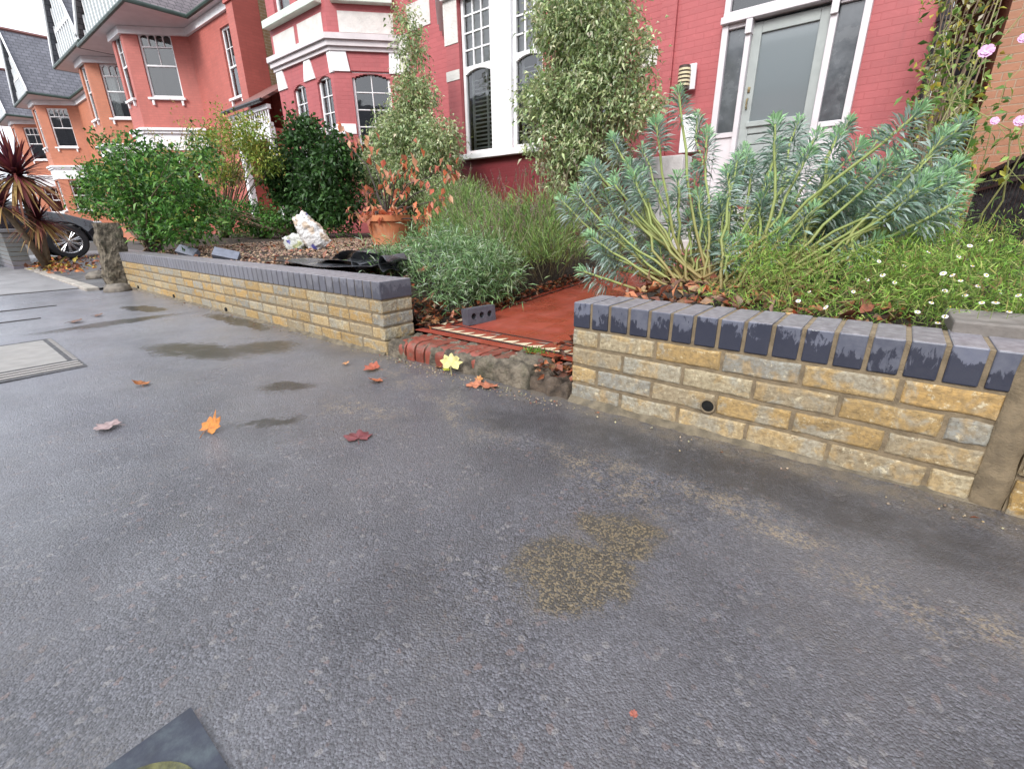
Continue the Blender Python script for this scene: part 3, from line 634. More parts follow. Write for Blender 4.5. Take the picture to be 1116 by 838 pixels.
def window(parent,p0,d,n,a,b,za,zb,rev=.07,split=.5,top=(3,3),bot=(1,1),sill=True,inside=None,fw=.055,arch=False,sillmat=None,frame=None,bracket=False):
    frame=frame or WHT; m=MB(); z=lambda f:za+(zb-za)*f
    B0,B1=-rev-.05,-rev+.002
    def bx(x0,x1,y0,y1,bb0=B0,bb1=B1): m.obox(p0,d,n,x0,x1,bb0,bb1,y0,y1)
    bx(a,a+fw,za,zb);bx(b-fw,b,za,zb);bx(a+fw,b-fw,za,za+fw*1.3);bx(a+fw,b-fw,zb-fw,zb)
    zm=z(split); 
    if split: bx(a+fw,b-fw,zm-.025,zm+.025,B0,B1+.008)
    def bars(c,r,y0,y1):
        for i in range(1,c): x=a+fw+(b-a-2*fw)*i/c; bx(x-.011,x+.011,y0,y1,B0+.015,B1-.012)
        for i in range(1,r): y=y0+(y1-y0)*i/r; bx(a+fw,b-fw,y-.011,y+.011,B0+.016,B1-.013)
    if split: bars(*top,zm+.025,zb-fw); bars(*bot,za+fw*1.3,zm-.025)
    else: bars(*top,za+fw*1.3,zb-fw)
    if arch:   # curved head board of the lower sash
        xm=(a+b)/2;hw=(b-a)/2-fw; K=8; 
        for side in (-1,1):
            for k in range(K):
                f0,f1=k/K,(k+1)/K; x0,x1=xm+side*hw*f0,xm+side*hw*f1; h=.06*((f0+f1)/2)**2.2
                bx(min(x0,x1),max(x0,x1),zm-.025-h-.002,zm-.026,B0+.01,B1+.006)
    w=m.build('window',frame,parent,bevel=.004,seg=1)
    g=MB(); bb=-rev-.035; P=lambda s,zz,q=bb:(p0[0]+d[0]*s+n[0]*q,p0[1]+d[1]*s+n[1]*q,zz)
    g.add([P(a+fw*.6,za+fw),P(b-fw*.6,za+fw),P(b-fw*.6,zb-fw*.6),P(a+fw*.6,zb-fw*.6)],[(0,1,2,3)]); g.build('pane',GLASS,w)
    r=MB(); q0,q1=-rev-.06,-rev-.9
    A0,A1,A2,A3=P(a,za,q0),P(b,za,q0),P(b,zb,q0),P(a,zb,q0); b0,b1,b2,b3=P(a-.1,za-.1,q1),P(b+.1,za-.1,q1),P(b+.1,zb+.1,q1),P(a-.1,zb+.1,q1)
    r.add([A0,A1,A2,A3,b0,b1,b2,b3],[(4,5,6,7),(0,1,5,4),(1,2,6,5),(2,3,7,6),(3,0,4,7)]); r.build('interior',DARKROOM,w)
    if inside=='shutter':
        s=MB(); q=-rev-.12; s.add([P(a+.03,zm,q),P(b-.03,zm,q),P(b-.03,zb-.03,q),P(a+.03,zb-.03,q)],[(0,1,2,3)]); s.build('blind',CURT,w)
        s=MB(); q=-rev-.13; x0,x1=a+fw+.02,b-fw-.01; y=za+.1
        for xa in (x0,(x0+x1)/2+.06): s.obox(p0,d,n,xa,xa+.03,q-.02,q+.01,za+.05,zm)
        while y<zm-.14:
            P2=lambda aa,dd,zz:(p0[0]+d[0]*aa+n[0]*(q+dd),p0[1]+d[1]*aa+n[1]*(q+dd),zz)
            s.add([P2(x0,-.03,y+.03),P2(x1,-.03,y+.03),P2(x1,.02,y),P2(x0,.02,y),P2(x0,-.03,y+.036),P2(x1,-.03,y+.036),P2(x1,.02,y+.006),P2(x0,.02,y+.006)],[(0,3,2,1),(4,5,6,7),(0,1,5,4),(1,2,6,5),(2,3,7,6),(3,0,4,7)]); y+=.062
        s.build('shutter',WHT,w)
    if inside in('curtain','net','blind'):
        s=MB(); q=-rev-.16; N=24
        rngs=[(a+.03,b-.03)] if inside!='curtain' else [(a+.03,a+(b-a)*.32),(b-(b-a)*.2,b-.03)]
        for x0,x1 in rngs:
            top_=zb-.05; bot_=za+.05 if inside!='blind' else zm+.2
            V=[];
            for k in range(N+1):
                x=x0+(x1-x0)*k/N; o=.02*math.sin(k*1.3) if inside!='blind' else 0
                V+= [P(x,bot_,q+o),P(x,top_,q+o)]
            s.add(V,[(2*k,2*k+2,2*k+3,2*k+1) for k in range(N)])
        s.build('curtain' if inside!='blind' else 'blind',CURT,w,smooth=True)
    if sill:
        s=MB(); s.obox(p0,d,n,a-.08,b+.08,-rev,.10,za-.075,za-.004)
        if bracket:
            for xx in (a+.05,b-.05): s.obox(p0,d,n,xx-.035,xx+.035,-.001,.07,za-.24,za-.076)
        s.build('sill',sillmat or WHT,w,bevel=.008)
    return w
def band(mb,p0,p1,z0,z1,out,extra=0):
    L=math.hypot(p1[0]-p0[0],p1[1]-p0[1]); d=((p1[0]-p0[0])/L,(p1[1]-p0[1])/L); n=(d[1],-d[0])
    mb.obox(p0,d,n,-extra,L+extra,-.02,out,z0,z1)
def path_band(mb,pts,z0,z1,out,inn=-.03):
    """mitred band that follows a footprint polyline"""
    n=len(pts); O=[];I=[]
    for i,p in enumerate(pts):
        ds=[]
        if i>0: ds.append((p[0]-pts[i-1][0],p[1]-pts[i-1][1]))
        if i<n-1: ds.append((pts[i+1][0]-p[0],pts[i+1][1]-p[1]))
        ns=[]
        for dx,dy in ds: l=math.hypot(dx,dy); ns.append((dy/l,-dx/l))
        nx=sum(a[0] for a in ns);ny=sum(a[1] for a in ns); l=math.hypot(nx,ny); nx/=l;ny/=l; k=1/max(.4,nx*ns[0][0]+ny*ns[0][1])
        O.append((p[0]+nx*out*k,p[1]+ny*out*k)); I.append((p[0]+nx*inn*k,p[1]+ny*inn*k))
    poly=O+I[::-1]
    vs=[(x,y,z0) for x,y in O]+[(x,y,z0) for x,y in I]+[(x,y,z1) for x,y in O]+[(x,y,z1) for x,y in I]
    fs=[]
    for i in range(n-1):
        fs+=[(i,i+1,2*n+i+1,2*n+i),(i,n+i,n+i+1,i+1),(2*n+i,2*n+i+1,3*n+i+1,3*n+i),(n+i,3*n+i,3*n+i+1,n+i+1)]
    fs+=[(0,2*n,3*n,n),(n-1,2*n-1,4*n-1,3*n-1)]
    mb.add(vs,fs)
def roof_gable_x(mb,x0,x1,y0,y1,z,h):  # ridge along x
    ym=(y0+y1)/2; mb.add([(x0,y0,z),(x1,y0,z),(x1,y1,z),(x0,y1,z),(x0,ym,z+h),(x1,ym,z+h)],[(0,1,5,4),(2,3,4,5),(1,2,5),(3,0,4)])
def two_bay(name,label,x0,x1,mainY,canl,canr,zl,our):
    """shared builder for the two nearest houses; x0,x1 are the front facet ends of the bay"""
    h=empty(name,((x0+x1)/2,4.8,0)); tag(h,label,'house')
    off=lambda p:(p[0]-(x0+x1)/2,p[1]-4.8)
    return h,off
FY,MY=4.8,5.8
# ---- our house (behind the pots and shrubs)
H1=empty('terraced_house',(0,0,0)); tag(H1,'painted red house with the grey panelled front door and tall white sash bay','house')
w=MB(); B=[(-5.22,5.8),(-4.22,4.8),(-2.28,4.8),(-1.28,5.8)]
ops=[(.29,1.92,1.74,4.0)]
wl=[]
d,n,L=facet(w,B[1],B[2],1.66,8.2,ops+[(.2,1.75,5.0,6.9)],.09)
window(H1,B[1],d,n,.30,.93,1.74,3.98,split=.56,top=(3,4),bot=(1,1),sill=False,inside='shutter',arch=True,fw=.05)
window(H1,B[1],d,n,1.34,1.91,1.74,3.98,split=.56,top=(3,4),bot=(1,1),sill=False,inside='shutter',arch=True,fw=.05)
window(H1,B[1],d,n,.2,1.75,5.0,6.9,split=.6,top=(4,2),sill=True)
m=MB(); m.obox(B[1],d,n,.932,1.338,-.09,-.005,1.74,4.0); m.obox(B[1],d,n,.29,1.92,-.09,.12,1.655,1.738); m.build('window_mullion',WHT,H1,bevel=.006)
d2,n2,L2=facet(w,B[2],B[3],1.66,8.2,[(.24,1.2,1.74,4.0),(.25,1.15,5.0,6.9)],.09)
window(H1,B[2],d2,n2,.24,1.2,1.74,4.0,split=.56,top=(3,4),sill=True,inside='shutter')
window(H1,B[2],d2,n2,.25,1.15,5.0,6.9,split=.6,top=(3,2),sill=True)
d3,n3,L3=facet(w,B[0],B[1],1.66,8.2,[(.24,1.2,1.74,4.0)],.09); window(H1,B[0],d3,n3,.24,1.2,1.74,4.0,split=.56,top=(3,4),sill=True)
# main wall with door opening
DX0,DX1,DZ0,DZ1=-.14,1.42,.86,3.62
facet(w,B[3],(2.02,5.8),.2,8.2,[(DX0-B[3][0],DX1-B[3][0],DZ0,DZ1),(1.4,2.6,5.0,6.8)],.12)
window(H1,B[3],(1,0),(0,-1),1.4,2.6,5.0,6.8,split=.55,top=(3,2))
facet(w,(-6.6,5.8),B[0],.2,8.2,[]); facet(w,(2.02,5.8),(2.02,14),.2,8.2,[])
w.build('wall',REDP,H1)
w=MB(); facet(w,B[1],B[2],.2,1.66,[]);facet(w,B[2],B[3],.2,1.66,[]);facet(w,B[0],B[1],.2,1.66,[]); w.build('dado',REDD,H1)
m=MB(); path_band(m,B,3.95,4.02,.06);path_band(m,B,4.02,4.12,.11);path_band(m,B,4.12,4.18,.14); m.build('cornice',WHT,H1)
m=MB()
for (o,dd,nn,a,b) in [(B[1],d,n,-.02,.28)]:
    m.obox(o,dd,nn,a,b,-.05,.008,2.86,3.0); m.obox(o,dd,nn,a,b,-.05,.010,3.36,3.948)
m.obox(B[3],(1,0),(0,-1),.0,.28,-.05,.008,2.74,2.97); m.obox(B[1],d3,n3,-.12,-.0,-.02,.006,2.86,3.0)
pieces(m,'stone_band',CREAM,H1)
m=MB()
for a,b in [(.15,.9),(1.05,1.8)]: m.obox(B[1],d,n,a,b,-.04,.012,4.27,4.63)
m.obox((-6.6,5.8),(1,0),(0,-1),.35,1.0,-.04,.012,4.22,4.65); m.obox((-6.6,5.8),(1,0),(0,-1),.05,.35,-.04,.05,3.55,4.2)
pieces(m,'render_panel',CREAM,H1)
# raised pilaster edge line on the wall
m=MB(); m.obox(B[3],(1,0),(0,-1),.28,.5,-.02,.05,.3,8.1); m.build('pilaster',REDP,H1)
rf=MB(); roof_gable_x(rf,-6.6,2.1,5.4,14.5,8.2,4.2); rf.build('roof',SLATE,H1)
# door
fy=5.70; fr=MB()
def fb(x0,x1,z0,z1,y0=fy,y1=fy+.13,): fr.box(x0,x1,y0,y1,z0,z1)
fb(DX0,DX0+.075,DZ0,3.0); fb(DX1-.07,DX1,DZ0,3.0); fb(.155,.215,DZ0,2.96,fy-.015); fb(1.045,1.115,DZ0,2.96,fy-.015)
fb(DX0-.015,DX1+.015,2.985,3.06,fy-.05); fb(DX0,DX1,3.061,3.11,fy-.01); fb(DX0,DX0+.07,3.111,DZ1);fb(DX1-.07,DX1,3.111,DZ1); fb(DX0+.07,DX1-.07,DZ1-.06,DZ1); fb(.60,.66,3.111,DZ1-.06)
for X in (.155,1.045): fb(X-.004,X+.07,2.83,2.98,fy-.05)
# side panels below the lights
fb(DX0+.076,.154,DZ0,1.70,fy+.04); fb(1.116,DX1-.071,DZ0,1.70,fy+.04); fb(DX0+.076,.154,1.70,1.76,fy+.015); fb(1.116,DX1-.071,1.70,1.76,fy+.015)
fb(DX0+.076,.154,2.93,2.984,fy+.015); fb(1.116,DX1-.071,2.93,2.984,fy+.015)
frm=fr.build('door_frame',PINKW,H1,bevel=.005)
dr_=MB()
def db(x0,x1,z0,z1,y0=fy+.06,y1=fy+.12): dr_.box(x0,x1,y0,y1,z0,z1)
db(.216,.325,DZ0,2.95); db(.935,1.044,DZ0,2.95); db(.325,.935,2.83,2.95); db(.325,.935,1.72,1.84); db(.30,.96,1.80,1.86,fy+.03,fy+.10)
for k in range(7): db(.325,.935,DZ0+k*.122,DZ0+k*.122+.112,fy+.062+.0*k)
db(.325,.935,DZ0,1.72,fy+.085,fy+.115)
door=dr_.build('door',DOORP,H1,bevel=.006)
g=MB(); g.add([(.325,fy+.09,1.84),(.935,fy+.09,1.84),(.935,fy+.09,2.83),(.325,fy+.09,2.83)],[(0,1,2,3)]); g.build('pane',FROST,door)
SIDEG=simple('obscured_side_glass',(.085,.095,.105),.2,.25,3,.2,160,.002,spec=.8,coat=.6)
g=MB(); g.tube([(.27,fy+.055,2.02),(.27,fy+.02,2.03),(.27,fy+.02,2.12),(.27,fy+.055,2.13)],.011,8); BRS=simple('brass',(.35,.28,.16),.35,.1,metal=1); g.build('handle',BRS,door); g=MB(); g.box(.255,.285,fy+.045,fy+.061,2.2,2.26); g.build('lock',simple('brass',(.35,.28,.16),.35,.1,metal=1),door)
for x0,x1 in ((DX0+.076,.154),(1.116,DX1-.071)):
    g=MB(); g.add([(x0,fy+.06,1.76),(x1,fy+.06,1.76),(x1,fy+.06,2.93),(x0,fy+.06,2.93)],[(0,1,2,3)]); g.build('side_light',SIDEG,H1)
g=MB(); g.add([(DX0+.07,fy+.06,3.11),(DX1-.07,fy+.06,3.11),(DX1-.07,fy+.06,3.56),(DX0+.07,fy+.06,3.56)],[(0,1,2,3)]); g.build('fan_light',GLASS,H1)
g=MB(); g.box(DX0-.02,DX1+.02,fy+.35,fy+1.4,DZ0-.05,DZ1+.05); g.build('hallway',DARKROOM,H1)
# drainpipe, lamp, box
dp=MB(); dp.tube([(2.06,5.70,8.0),(2.06,5.70,.35)],.05,12)
for z in (1.2,2.6,4.2): dp.lathe([(.05,-.05),(.064,-.05),(.064,.05),(.05,.05)],12,(2.06,5.70,z))
tag(dp.build('drainpipe',PIPE,smooth=False),'thick black drainpipe at the right corner of the red house','drainpipe')
la=empty('wall_lamp',(-.52,5.72,2.48)); tag(la,'white and brown slatted wall lamp beside the front door','lamp')
m=MB(); m.box(-.02,.10,-.02,.02,-.14,.16); m.build('back_plate',WHT,la,bevel=.005)
m=MB(); m.lathe([(0,.14),(.075,.14),(.075,-.14),(0,-.14)],16,(-.04,-.06,0)); m.build('lamp_body',simple('dark_brown_metal',(.06,.035,.03),.4,.2),la)
m=MB()
for k in range(5): m.lathe([(.03,.0),(.080,.0),(.080,.024),(.03,.024)],16,(-.035,-.065,-.10+k*.045))
m.build('slats',simple('cream_slat',(.62,.55,.36),.5,.1),la)
mbx=MB(); mbx.box(-.50,-.30,5.62,5.74,1.56,2.02); mbx.box(-.51,-.29,5.60,5.625,1.55,2.03); tag(mbx.build('meter_box',WHT,bevel=.006),'small white meter box on the red wall left of the door','meter box')
pl=MB(); 
for k in range(4): pl.box(-.95,-.22,5.0,5.35,.35+k*.28,.35+k*.28+.272)
tag(pl.build('stone_plinth',simple('whitewashed_stone',(.60,.58,.57),.8,.12,9,.7,40,.008,dirt=.4,dirtcol=(.3,.3,.26)),bevel=.01),'whitewashed stone block plinth left of the front door behind the euphorbia','plinth')
# ---- next house to the left
H2=empty('terraced_house',(0,0,0)); tag(H2,'painted red house with white ledge and narrow barred bay windows behind the pot plant','house')
B=[(-10.7,5.85),(-9.75,4.8),(-7.5,4.8),(-6.6,5.8)]
w=MB(); zz=3.56
d,n,L=facet(w,B[1],B[2],.2,8.2,[(.62,1.14,1.9,zz),(1.62,2.14,1.9,zz),(.35,1.0,4.88,6.8),(1.25,1.9,4.88,6.8)],.11)
for a,b in ((.62,1.14),(1.62,2.14)): window(H2,B[1],d,n,a,b,1.9,zz,rev=.05,split=.0,top=(2,5),sill=True,fw=.05)
for a,b in ((.35,1.0),(1.25,1.9)): window(H2,B[1],d,n,a,b,4.88,6.8,split=.55,top=(2,2),sill=False,inside='net')
d2,n2,L2=facet(w,B[2],B[3],.2,8.2,[(.36,1.12,1.9,zz+.04),(.3,1.1,4.88,6.8)],.11)
window(H2,B[2],d2,n2,.36,1.12,1.9,zz+.04,rev=.05,split=.0,top=(2,5),sill=True,fw=.05); window(H2,B[2],d2,n2,.3,1.1,4.88,6.8,split=.55,top=(2,2),sill=False,inside='net')
d3,n3,L3=facet(w,B[0],B[1],.2,8.2,[(.36,1.12,1.9,zz)],.11); window(H2,B[0],d3,n3,.36,1.12,1.9,zz,rev=.05,split=.0,top=(2,5),fw=.05)
facet(w,(-11.0,5.85),B[0],.2,8.2,[]); facet(w,(-11.0,14),(-11.0,5.85),.2,8.2,[])
w.build('wall',REDP,H2)
m=MB(); path_band(m,B,3.93,4.0,.05);path_band(m,B,4.001,4.10,.10);path_band(m,B,4.101,4.20,.15); m.build('ledge',simple('ledge_paint',(.60,.56,.57),.55,.06,5,dirt=.2,dirtcol=(.35,.33,.32)),H2)
m=MB()
def blk(o,dd,nn,a0,a1,b0,b1,z0,z1,out=.03):   # tapered block
    P=lambda s,z,q:(o[0]+dd[0]*s+nn[0]*q,o[1]+dd[1]*s+nn[1]*q,z)
    m.add([P(b0,z0,out),P(b1,z0,out),P(b1,z0,-.05),P(b0,z0,-.05),P(a0,z1,out),P(a1,z1,out),P(a1,z1,-.05),P(a0,z1,-.05)],[(0,3,2,1),(4,5,6,7),(0,1,5,4),(1,2,6,5),(2,3,7,6),(3,0,4,7)])
blk(B[1],d,n,.02,.30,.02,.42,3.56,3.93); blk(B[1],d,n,1.24,1.48,1.15,1.60,3.56,3.93); blk(B[1],d,n,2.13,2.28,2.16,2.275,3.56,3.93,.025); blk(B[2],d2,n2,-.02,.30,-.02,.35,3.58,3.93); blk(B[2],d2,n2,1.15,1.36,1.12,1.36,3.56,3.93)
for z0,z1 in ((2.45,2.64),):
    m.obox(B[1],d,n,0,.60,-.02,.02,z0,z1);m.obox(B[1],d,n,1.16,1.60,-.02,.02,z0,z1);m.obox(B[1],d,n,2.16,2.27,-.02,.02,z0,z1);m.obox(B[2],d2,n2,-.01,.34,-.02,.02,z0,z1);m.obox(B[2],d2,n2,1.14,1.34,-.02,.02,z0,z1)
pieces(m,'stone_block',WHT,H2,.006)
m=MB()
for a,b in ((.10,1.02),(1.16,2.1)): m.obox(B[1],d,n,a,b,-.02,.010,4.27,4.60)
m.obox(B[2],d2,n2,.22,1.28,-.02,.010,4.25,4.60); pieces(m,'render_panel',CREAM,H2)
m=MB(); m.obox(B[1],d,n,.0,2.15,-.02,.16,4.73,4.87); m.obox(B[2],d2,n2,.12,1.3,-.02,.14,4.72,4.86); pieces(m,'sill_course',GRNW,H2,.01)
rf=MB(); roof_gable_x(rf,-11.0,-6.62,5.4,14.5,8.2,4.2); rf.build('roof',SLATE,H2)
# curved brick heads over the windows
m=MB()
for o,dd,nn,a,b in ((B[1],d,n,.62,1.14),(B[1],d,n,1.62,2.14),(B[2],d2,n2,.36,1.12)):
    K=10; m=MB()
    for k in range(K):
        f=(k+.5)/K; h=.09*(abs(f-.5)*2)**2+.004; x0=a+(b-a)*k/K; m.obox(o,dd,nn,x0,a+(b-a)*(k+1)/K,-.10,-.004,zz-h,zz+.001)
    m.build('arched_head',REDP,H2)
# porch with red tile roof and white balustrade between the second and third house
PR=empty('porch',(-11.8,5.4,0)); tag(PR,'white balustraded porch with small red tiled roof between two red houses','porch')
m=MB(); m.add([(-1.35,-.5,3.62),(1.0,-.5,3.62),(1.0,.9,4.45),(-1.35,.9,4.45),(-1.35,-.5,3.55),(1.0,-.5,3.55),(1.0,.9,4.38),(-1.35,.9,4.38)],[(0,1,2,3),(4,7,6,5),(0,4,5,1),(1,5,6,2),(3,2,6,7),(0,3,7,4)]); m.build('porch_roof',TILR,PR)
m=MB(); m.tube([(-1.35,-.54,3.56),(1.0,-.54,3.56)],.05,8); m.build('gutter',PIPE,PR)
m=MB(); m.box(-1.3,.98,-.42,-.32,3.40,3.5); m.box(-1.3,.98,-.42,-.32,3.02,3.10)
for k in range(18):
    x=-1.25+k*.127; m.lathe([(.018,0),(.03,.05),(.034,.12),(.018,.2),(.026,.26),(.018,.30)],8,(x,-.37,3.10))
m.box(-1.3,.98,-.45,-.30,2.75,3.0); m.build('balustrade',WHT,PR)
m=MB(); m.box(-.95,-.78,-.45,-.28,.2,2.75); m.box(.78,.95,-.45,-.28,.2,2.75); pieces(m,'post',WHT,PR,.01)
m=MB(); m.box(-1.35,1.0,.85,.95,.2,4.4); m.box(-1.35,-1.1,-.4,.9,.2,3.0);m.box(.7,.9,-.25,.9,.2,3.0); m.build('porch_wall',REDH,PR)
# ---- bay houses further left
def bay_house(label,X1,fw_,xl,xr,wallm,roofm,zE=6.92,can=1.38,over=.9,gh=3.3,front=True,dz=0,gap_l=.9):
    h=empty('bay_fronted_house',((X1-fw_/2),5,0)); tag(h,label,'house'); ox=X1-fw_/2; oy=5.0
    Q=lambda x,y:(x-ox,y-oy)
    A0,A1,A2,A3=Q(X1-fw_-can,FY+can*1.1),Q(X1-fw_,FY),Q(X1,FY),Q(X1+can,FY+can*1.1); my=FY+can*1.1
    w=MB(); s=math.hypot(can,can*1.1)
    zf0,zf1=4.87+dz,6.80+dz; gf0,gf1=1.55+dz,3.15+dz
    wf=fw_-.5
    d,n,L=facet(w,A1,A2,.0,zE,[(.25,fw_-.22,zf0,zf1),(.25,fw_-.22,gf0,gf1)],.1); window(h,A1,d,n,.25,fw_-.22,zf0,zf1,split=.52,top=(2,2),bot=(1,1),bracket=True); window(h,A1,d,n,.25,fw_-.22,gf0,gf1,split=.5,top=(2,2))
    a,b=.46,1.50
    d,n,L=facet(w,A2,A3,.0,zE,[(a,b,zf0,zf1),(a,b,gf0,gf1)],.1); window(h,A2,d,n,a,b,zf0,zf1,split=.50,top=(2,1),bot=(1,1),bracket=True,inside='curtain' if 'net curtain' in label or 'curtain' in label else None,fw=.06)
    # arched toplights band of the canted window
    m=MB(); zt=zf1-.42
    m.obox(A2,d,n,a+.06,b-.06,-.12,-.064,zt-.02,zt+.02)
    for k in range(1,4): x=a+.06+(b-a-.12)*k/4; m.obox(A2,d,n,x-.014,x+.014,-.12,-.065,zt+.02,zf1-.05)
    for k in range(4):
        x0=a+.06+(b-a-.12)*k/4; ww=(b-a-.12)/4
        for q in range(4):
            hgt=.09*(1-(q+.5)/4)**1.5
            m.obox(A2,d,n,x0+ww/2*q/4+.0,x0+ww/2*(q+1)/4,-.115,-.066,zf1-.05-hgt,zf1-.05); m.obox(A2,d,n,x0+ww-ww/2*(q+1)/4,x0+ww-ww/2*q/4,-.115,-.066,zf1-.05-hgt,zf1-.05)
    m.build('top_lights',WHT,h)
    window(h,A2,d,n,a,b,gf0,gf1,split=.5,top=(3,2),bot=(1,1))
    d,n,L=facet(w,A0,A1,.0,zE,[(a,b,zf0,zf1),(a,b,gf0,gf1)],.1); window(h,A0,d,n,a,b,zf0,zf1); window(h,A0,d,n,a,b,gf0,gf1)
    M0=Q(xr,my)
    sx=(X1+can)-0; Lr=xr-(X1+can)
    ops=[]
    if Lr>3: ops=[(Lr-2.65,Lr-1.8,4.5,6.4),(Lr-2.6,Lr-1.5,.9,3.0)]
    d,n,L=facet(w,A3,M0,.0,zE,ops,.1)
    if ops: window(h,A3,d,n,*ops[0],split=.45,top=(3,2),bot=(1,1),bracket=True); window(h,A3,d,n,*ops[1],split=.6,top=(2,2))
    facet(w,Q(xl,my),A0,.0,zE,[]); w.build('wall',wallm,h)
    # right party wall in stock brick, left too
    sw=MB(); sw.add([(*Q(xr,my),0),(*Q(xr,13.5),0),(*Q(xr,13.5),zE),(*Q(xr,my),zE)],[(0,1,2,3)]); sw.add([(*Q(xr,my),zE),(*Q(xr,13.5),zE),(*Q(xr,(my+13.5)/2),zE+4.0)],[(0,1,2)]); sw.build('side_wall',STOK,h)
    m=MB(); pts=[A0,A1,A2,A3]
    path_band(m,pts,3.84+dz,3.92+dz,.16); path_band(m,pts,3.75+dz,3.838+dz,.10); path_band(m,pts,3.22+dz,3.748+dz,.03); path_band(m,[Q(xl,my)]+pts+[M0],zE-.22,zE-.01,.09); m.build('cornice',WHT,h)
    # eaves: soffit slab, fascia gutter
    ex0,ex1=X1-fw_-can-over,X1+can+over; ey=FY-.40; my2=my-.28
    m=MB(); m.add([(*Q(xl-.1,my2),zE),(*Q(ex0,my2),zE),(*Q(ex0,ey),zE),(*Q(ex1,ey),zE),(*Q(ex1,my2),zE),(*Q(max(xr,ex1)+.05,my2),zE),(*Q(max(xr,ex1)+.05,my+1),zE),(*Q(xl-.1,my+1),zE)],[(0,7,6,5,4,3,2,1)]); m.build('soffit',SOFF,h)
    m=MB(); g_=.065; m.tube([(*Q(ex0,my2),zE+.05),(*Q(ex0,ey),zE+.05),(*Q(ex1,ey),zE+.05),(*Q(ex1,my2),zE+.05),(*Q(max(xr,ex1)+.05,my2),zE+.05)],g_,8); m.build('gutter',GUTG,h)
    # roofs
    ym=10.2; m=MB(); hr=4.3; x_a,x_b=xl-.1,max(xr,ex1)+.05
    m.add([(*Q(x_a,my2),zE+.06),(*Q(x_b,my2),zE+.06),(*Q(x_b,ym),zE+hr),(*Q(x_a,ym),zE+hr),(*Q(x_a,14),zE),(*Q(x_b,14),zE)],[(0,1,2,3),(3,2,5,4)])
    xc=(ex0+ex1)/2; yb=my2+(ym-my2)*gh/hr
    m.add([(*Q(ex0,ey),zE+.06),(*Q(xc,ey),zE+gh),(*Q(xc,yb),zE+gh),(*Q(ex0,my2),zE+.06)],[(0,1,2,3)]); m.add([(*Q(ex1,ey),zE+.06),(*Q(ex1,my2),zE+.06),(*Q(xc,yb),zE+gh),(*Q(xc,ey),zE+gh)],[(0,1,2,3)])
    m.build('roof',roofm,h)
    m=MB(); m.tube([(*Q(xc,ey),zE+gh+.03),(*Q(xc,yb),zE+gh+.03)],.09,6); m.build('ridge_tiles',TILR,h)
    gy=ey+.22; m=MB(); m.add([(*Q(ex0+.1,gy),zE+.08),(*Q(ex1-.1,gy),zE+.08),(*Q(xc,gy),zE+gh-.1)],[(0,1,2)]); m.build('gable',GREYG,h)
    m=MB()
    for k in range(-7,8):
        x=xc+k*.36; ht=(gh-.15)*(1-abs(x-xc)/((ex1-ex0)/2))
        if ht>.25: m.obox(Q(x,gy),(1,0),(0,-1),-.05,.05,.0,.05,zE+.09,zE+ht)
    m.obox(Q(xc,gy),(1,0),(0,-1),-1.3,1.3,.0,.055,zE+1.1,zE+1.22)
    for sgn in (-1,1):
        x_=(ex1-ex0)/2; P0=Q(xc+sgn*x_,ey-.03);P1=Q(xc,ey-.03)
        m.add([(*P0,zE+.02),(*P0,zE+.24),(*P1,zE+gh+.2),(*P1,zE+gh-.06),(P0[0],P0[1]+.05,zE+.02),(P0[0],P0[1]+.05,zE+.24),(P1[0],P1[1]+.05,zE+gh+.2),(P1[0],P1[1]+.05,zE+gh-.06)],[(0,1,2,3),(7,6,5,4),(0,4,5,1),(1,5,6,2),(2,6,7,3),(3,7,4,0)])
    m.build('barge_boards',WHT,h)
    return h,Q,my
h3,Q,my=bay_house('bright red bay house with dark tiled roof and black downpipe above the yellow-green shrub',-19.5,1.2,-23.5,-13.0,REDH,TILE,over=1.0)
m=MB(); m.tube([(*Q(-14.05,6.18),6.8),(*Q(-14.05,6.22),6.5),(*Q(-14.05,6.24),.3)],.045,8); m.tube([(*Q(-14.3,5.95),6.9),(*Q(-14.05,6.18),6.6)],.045,8); m.build('downpipe',PIPE,h3)
m=MB(); m.box(*[Q(-13.4,0)[0],Q(-13.002,0)[0]],*[Q(0,5.6)[1],Q(0,6.31)[1]],.0,7.0)
for k in range(6): m.box(Q(-13.42,0)[0]-.03*k,Q(-12.99,0)[0],Q(0,5.6)[1]-.05*(k+1),Q(0,5.6)[1]+.01,6.3+k*.11,6.3+k*.11+.10)
m.build('party_pier',REDH,h3)
bay_house('orange brick bay house with curtained window between the red bay house and the slate gable',-24.6,1.2,-29.2,-23.52,ORNG,SLATE,zE=7.02,over=.4,gh=3.6)
bay_house('red and orange bay house with steep grey slate roof, second last along the terrace',-36.2,1.3,-41.0,-29.3,ORNG,SLATE,zE=7.15,over=.3,gh=3.3)
bay_house('farthest orange brick bay house at the left edge behind the red cordyline',-44.5,1.3,-50,-41.1,ORNG,SLATE,zE=7.2,over=.3,gh=3.0)
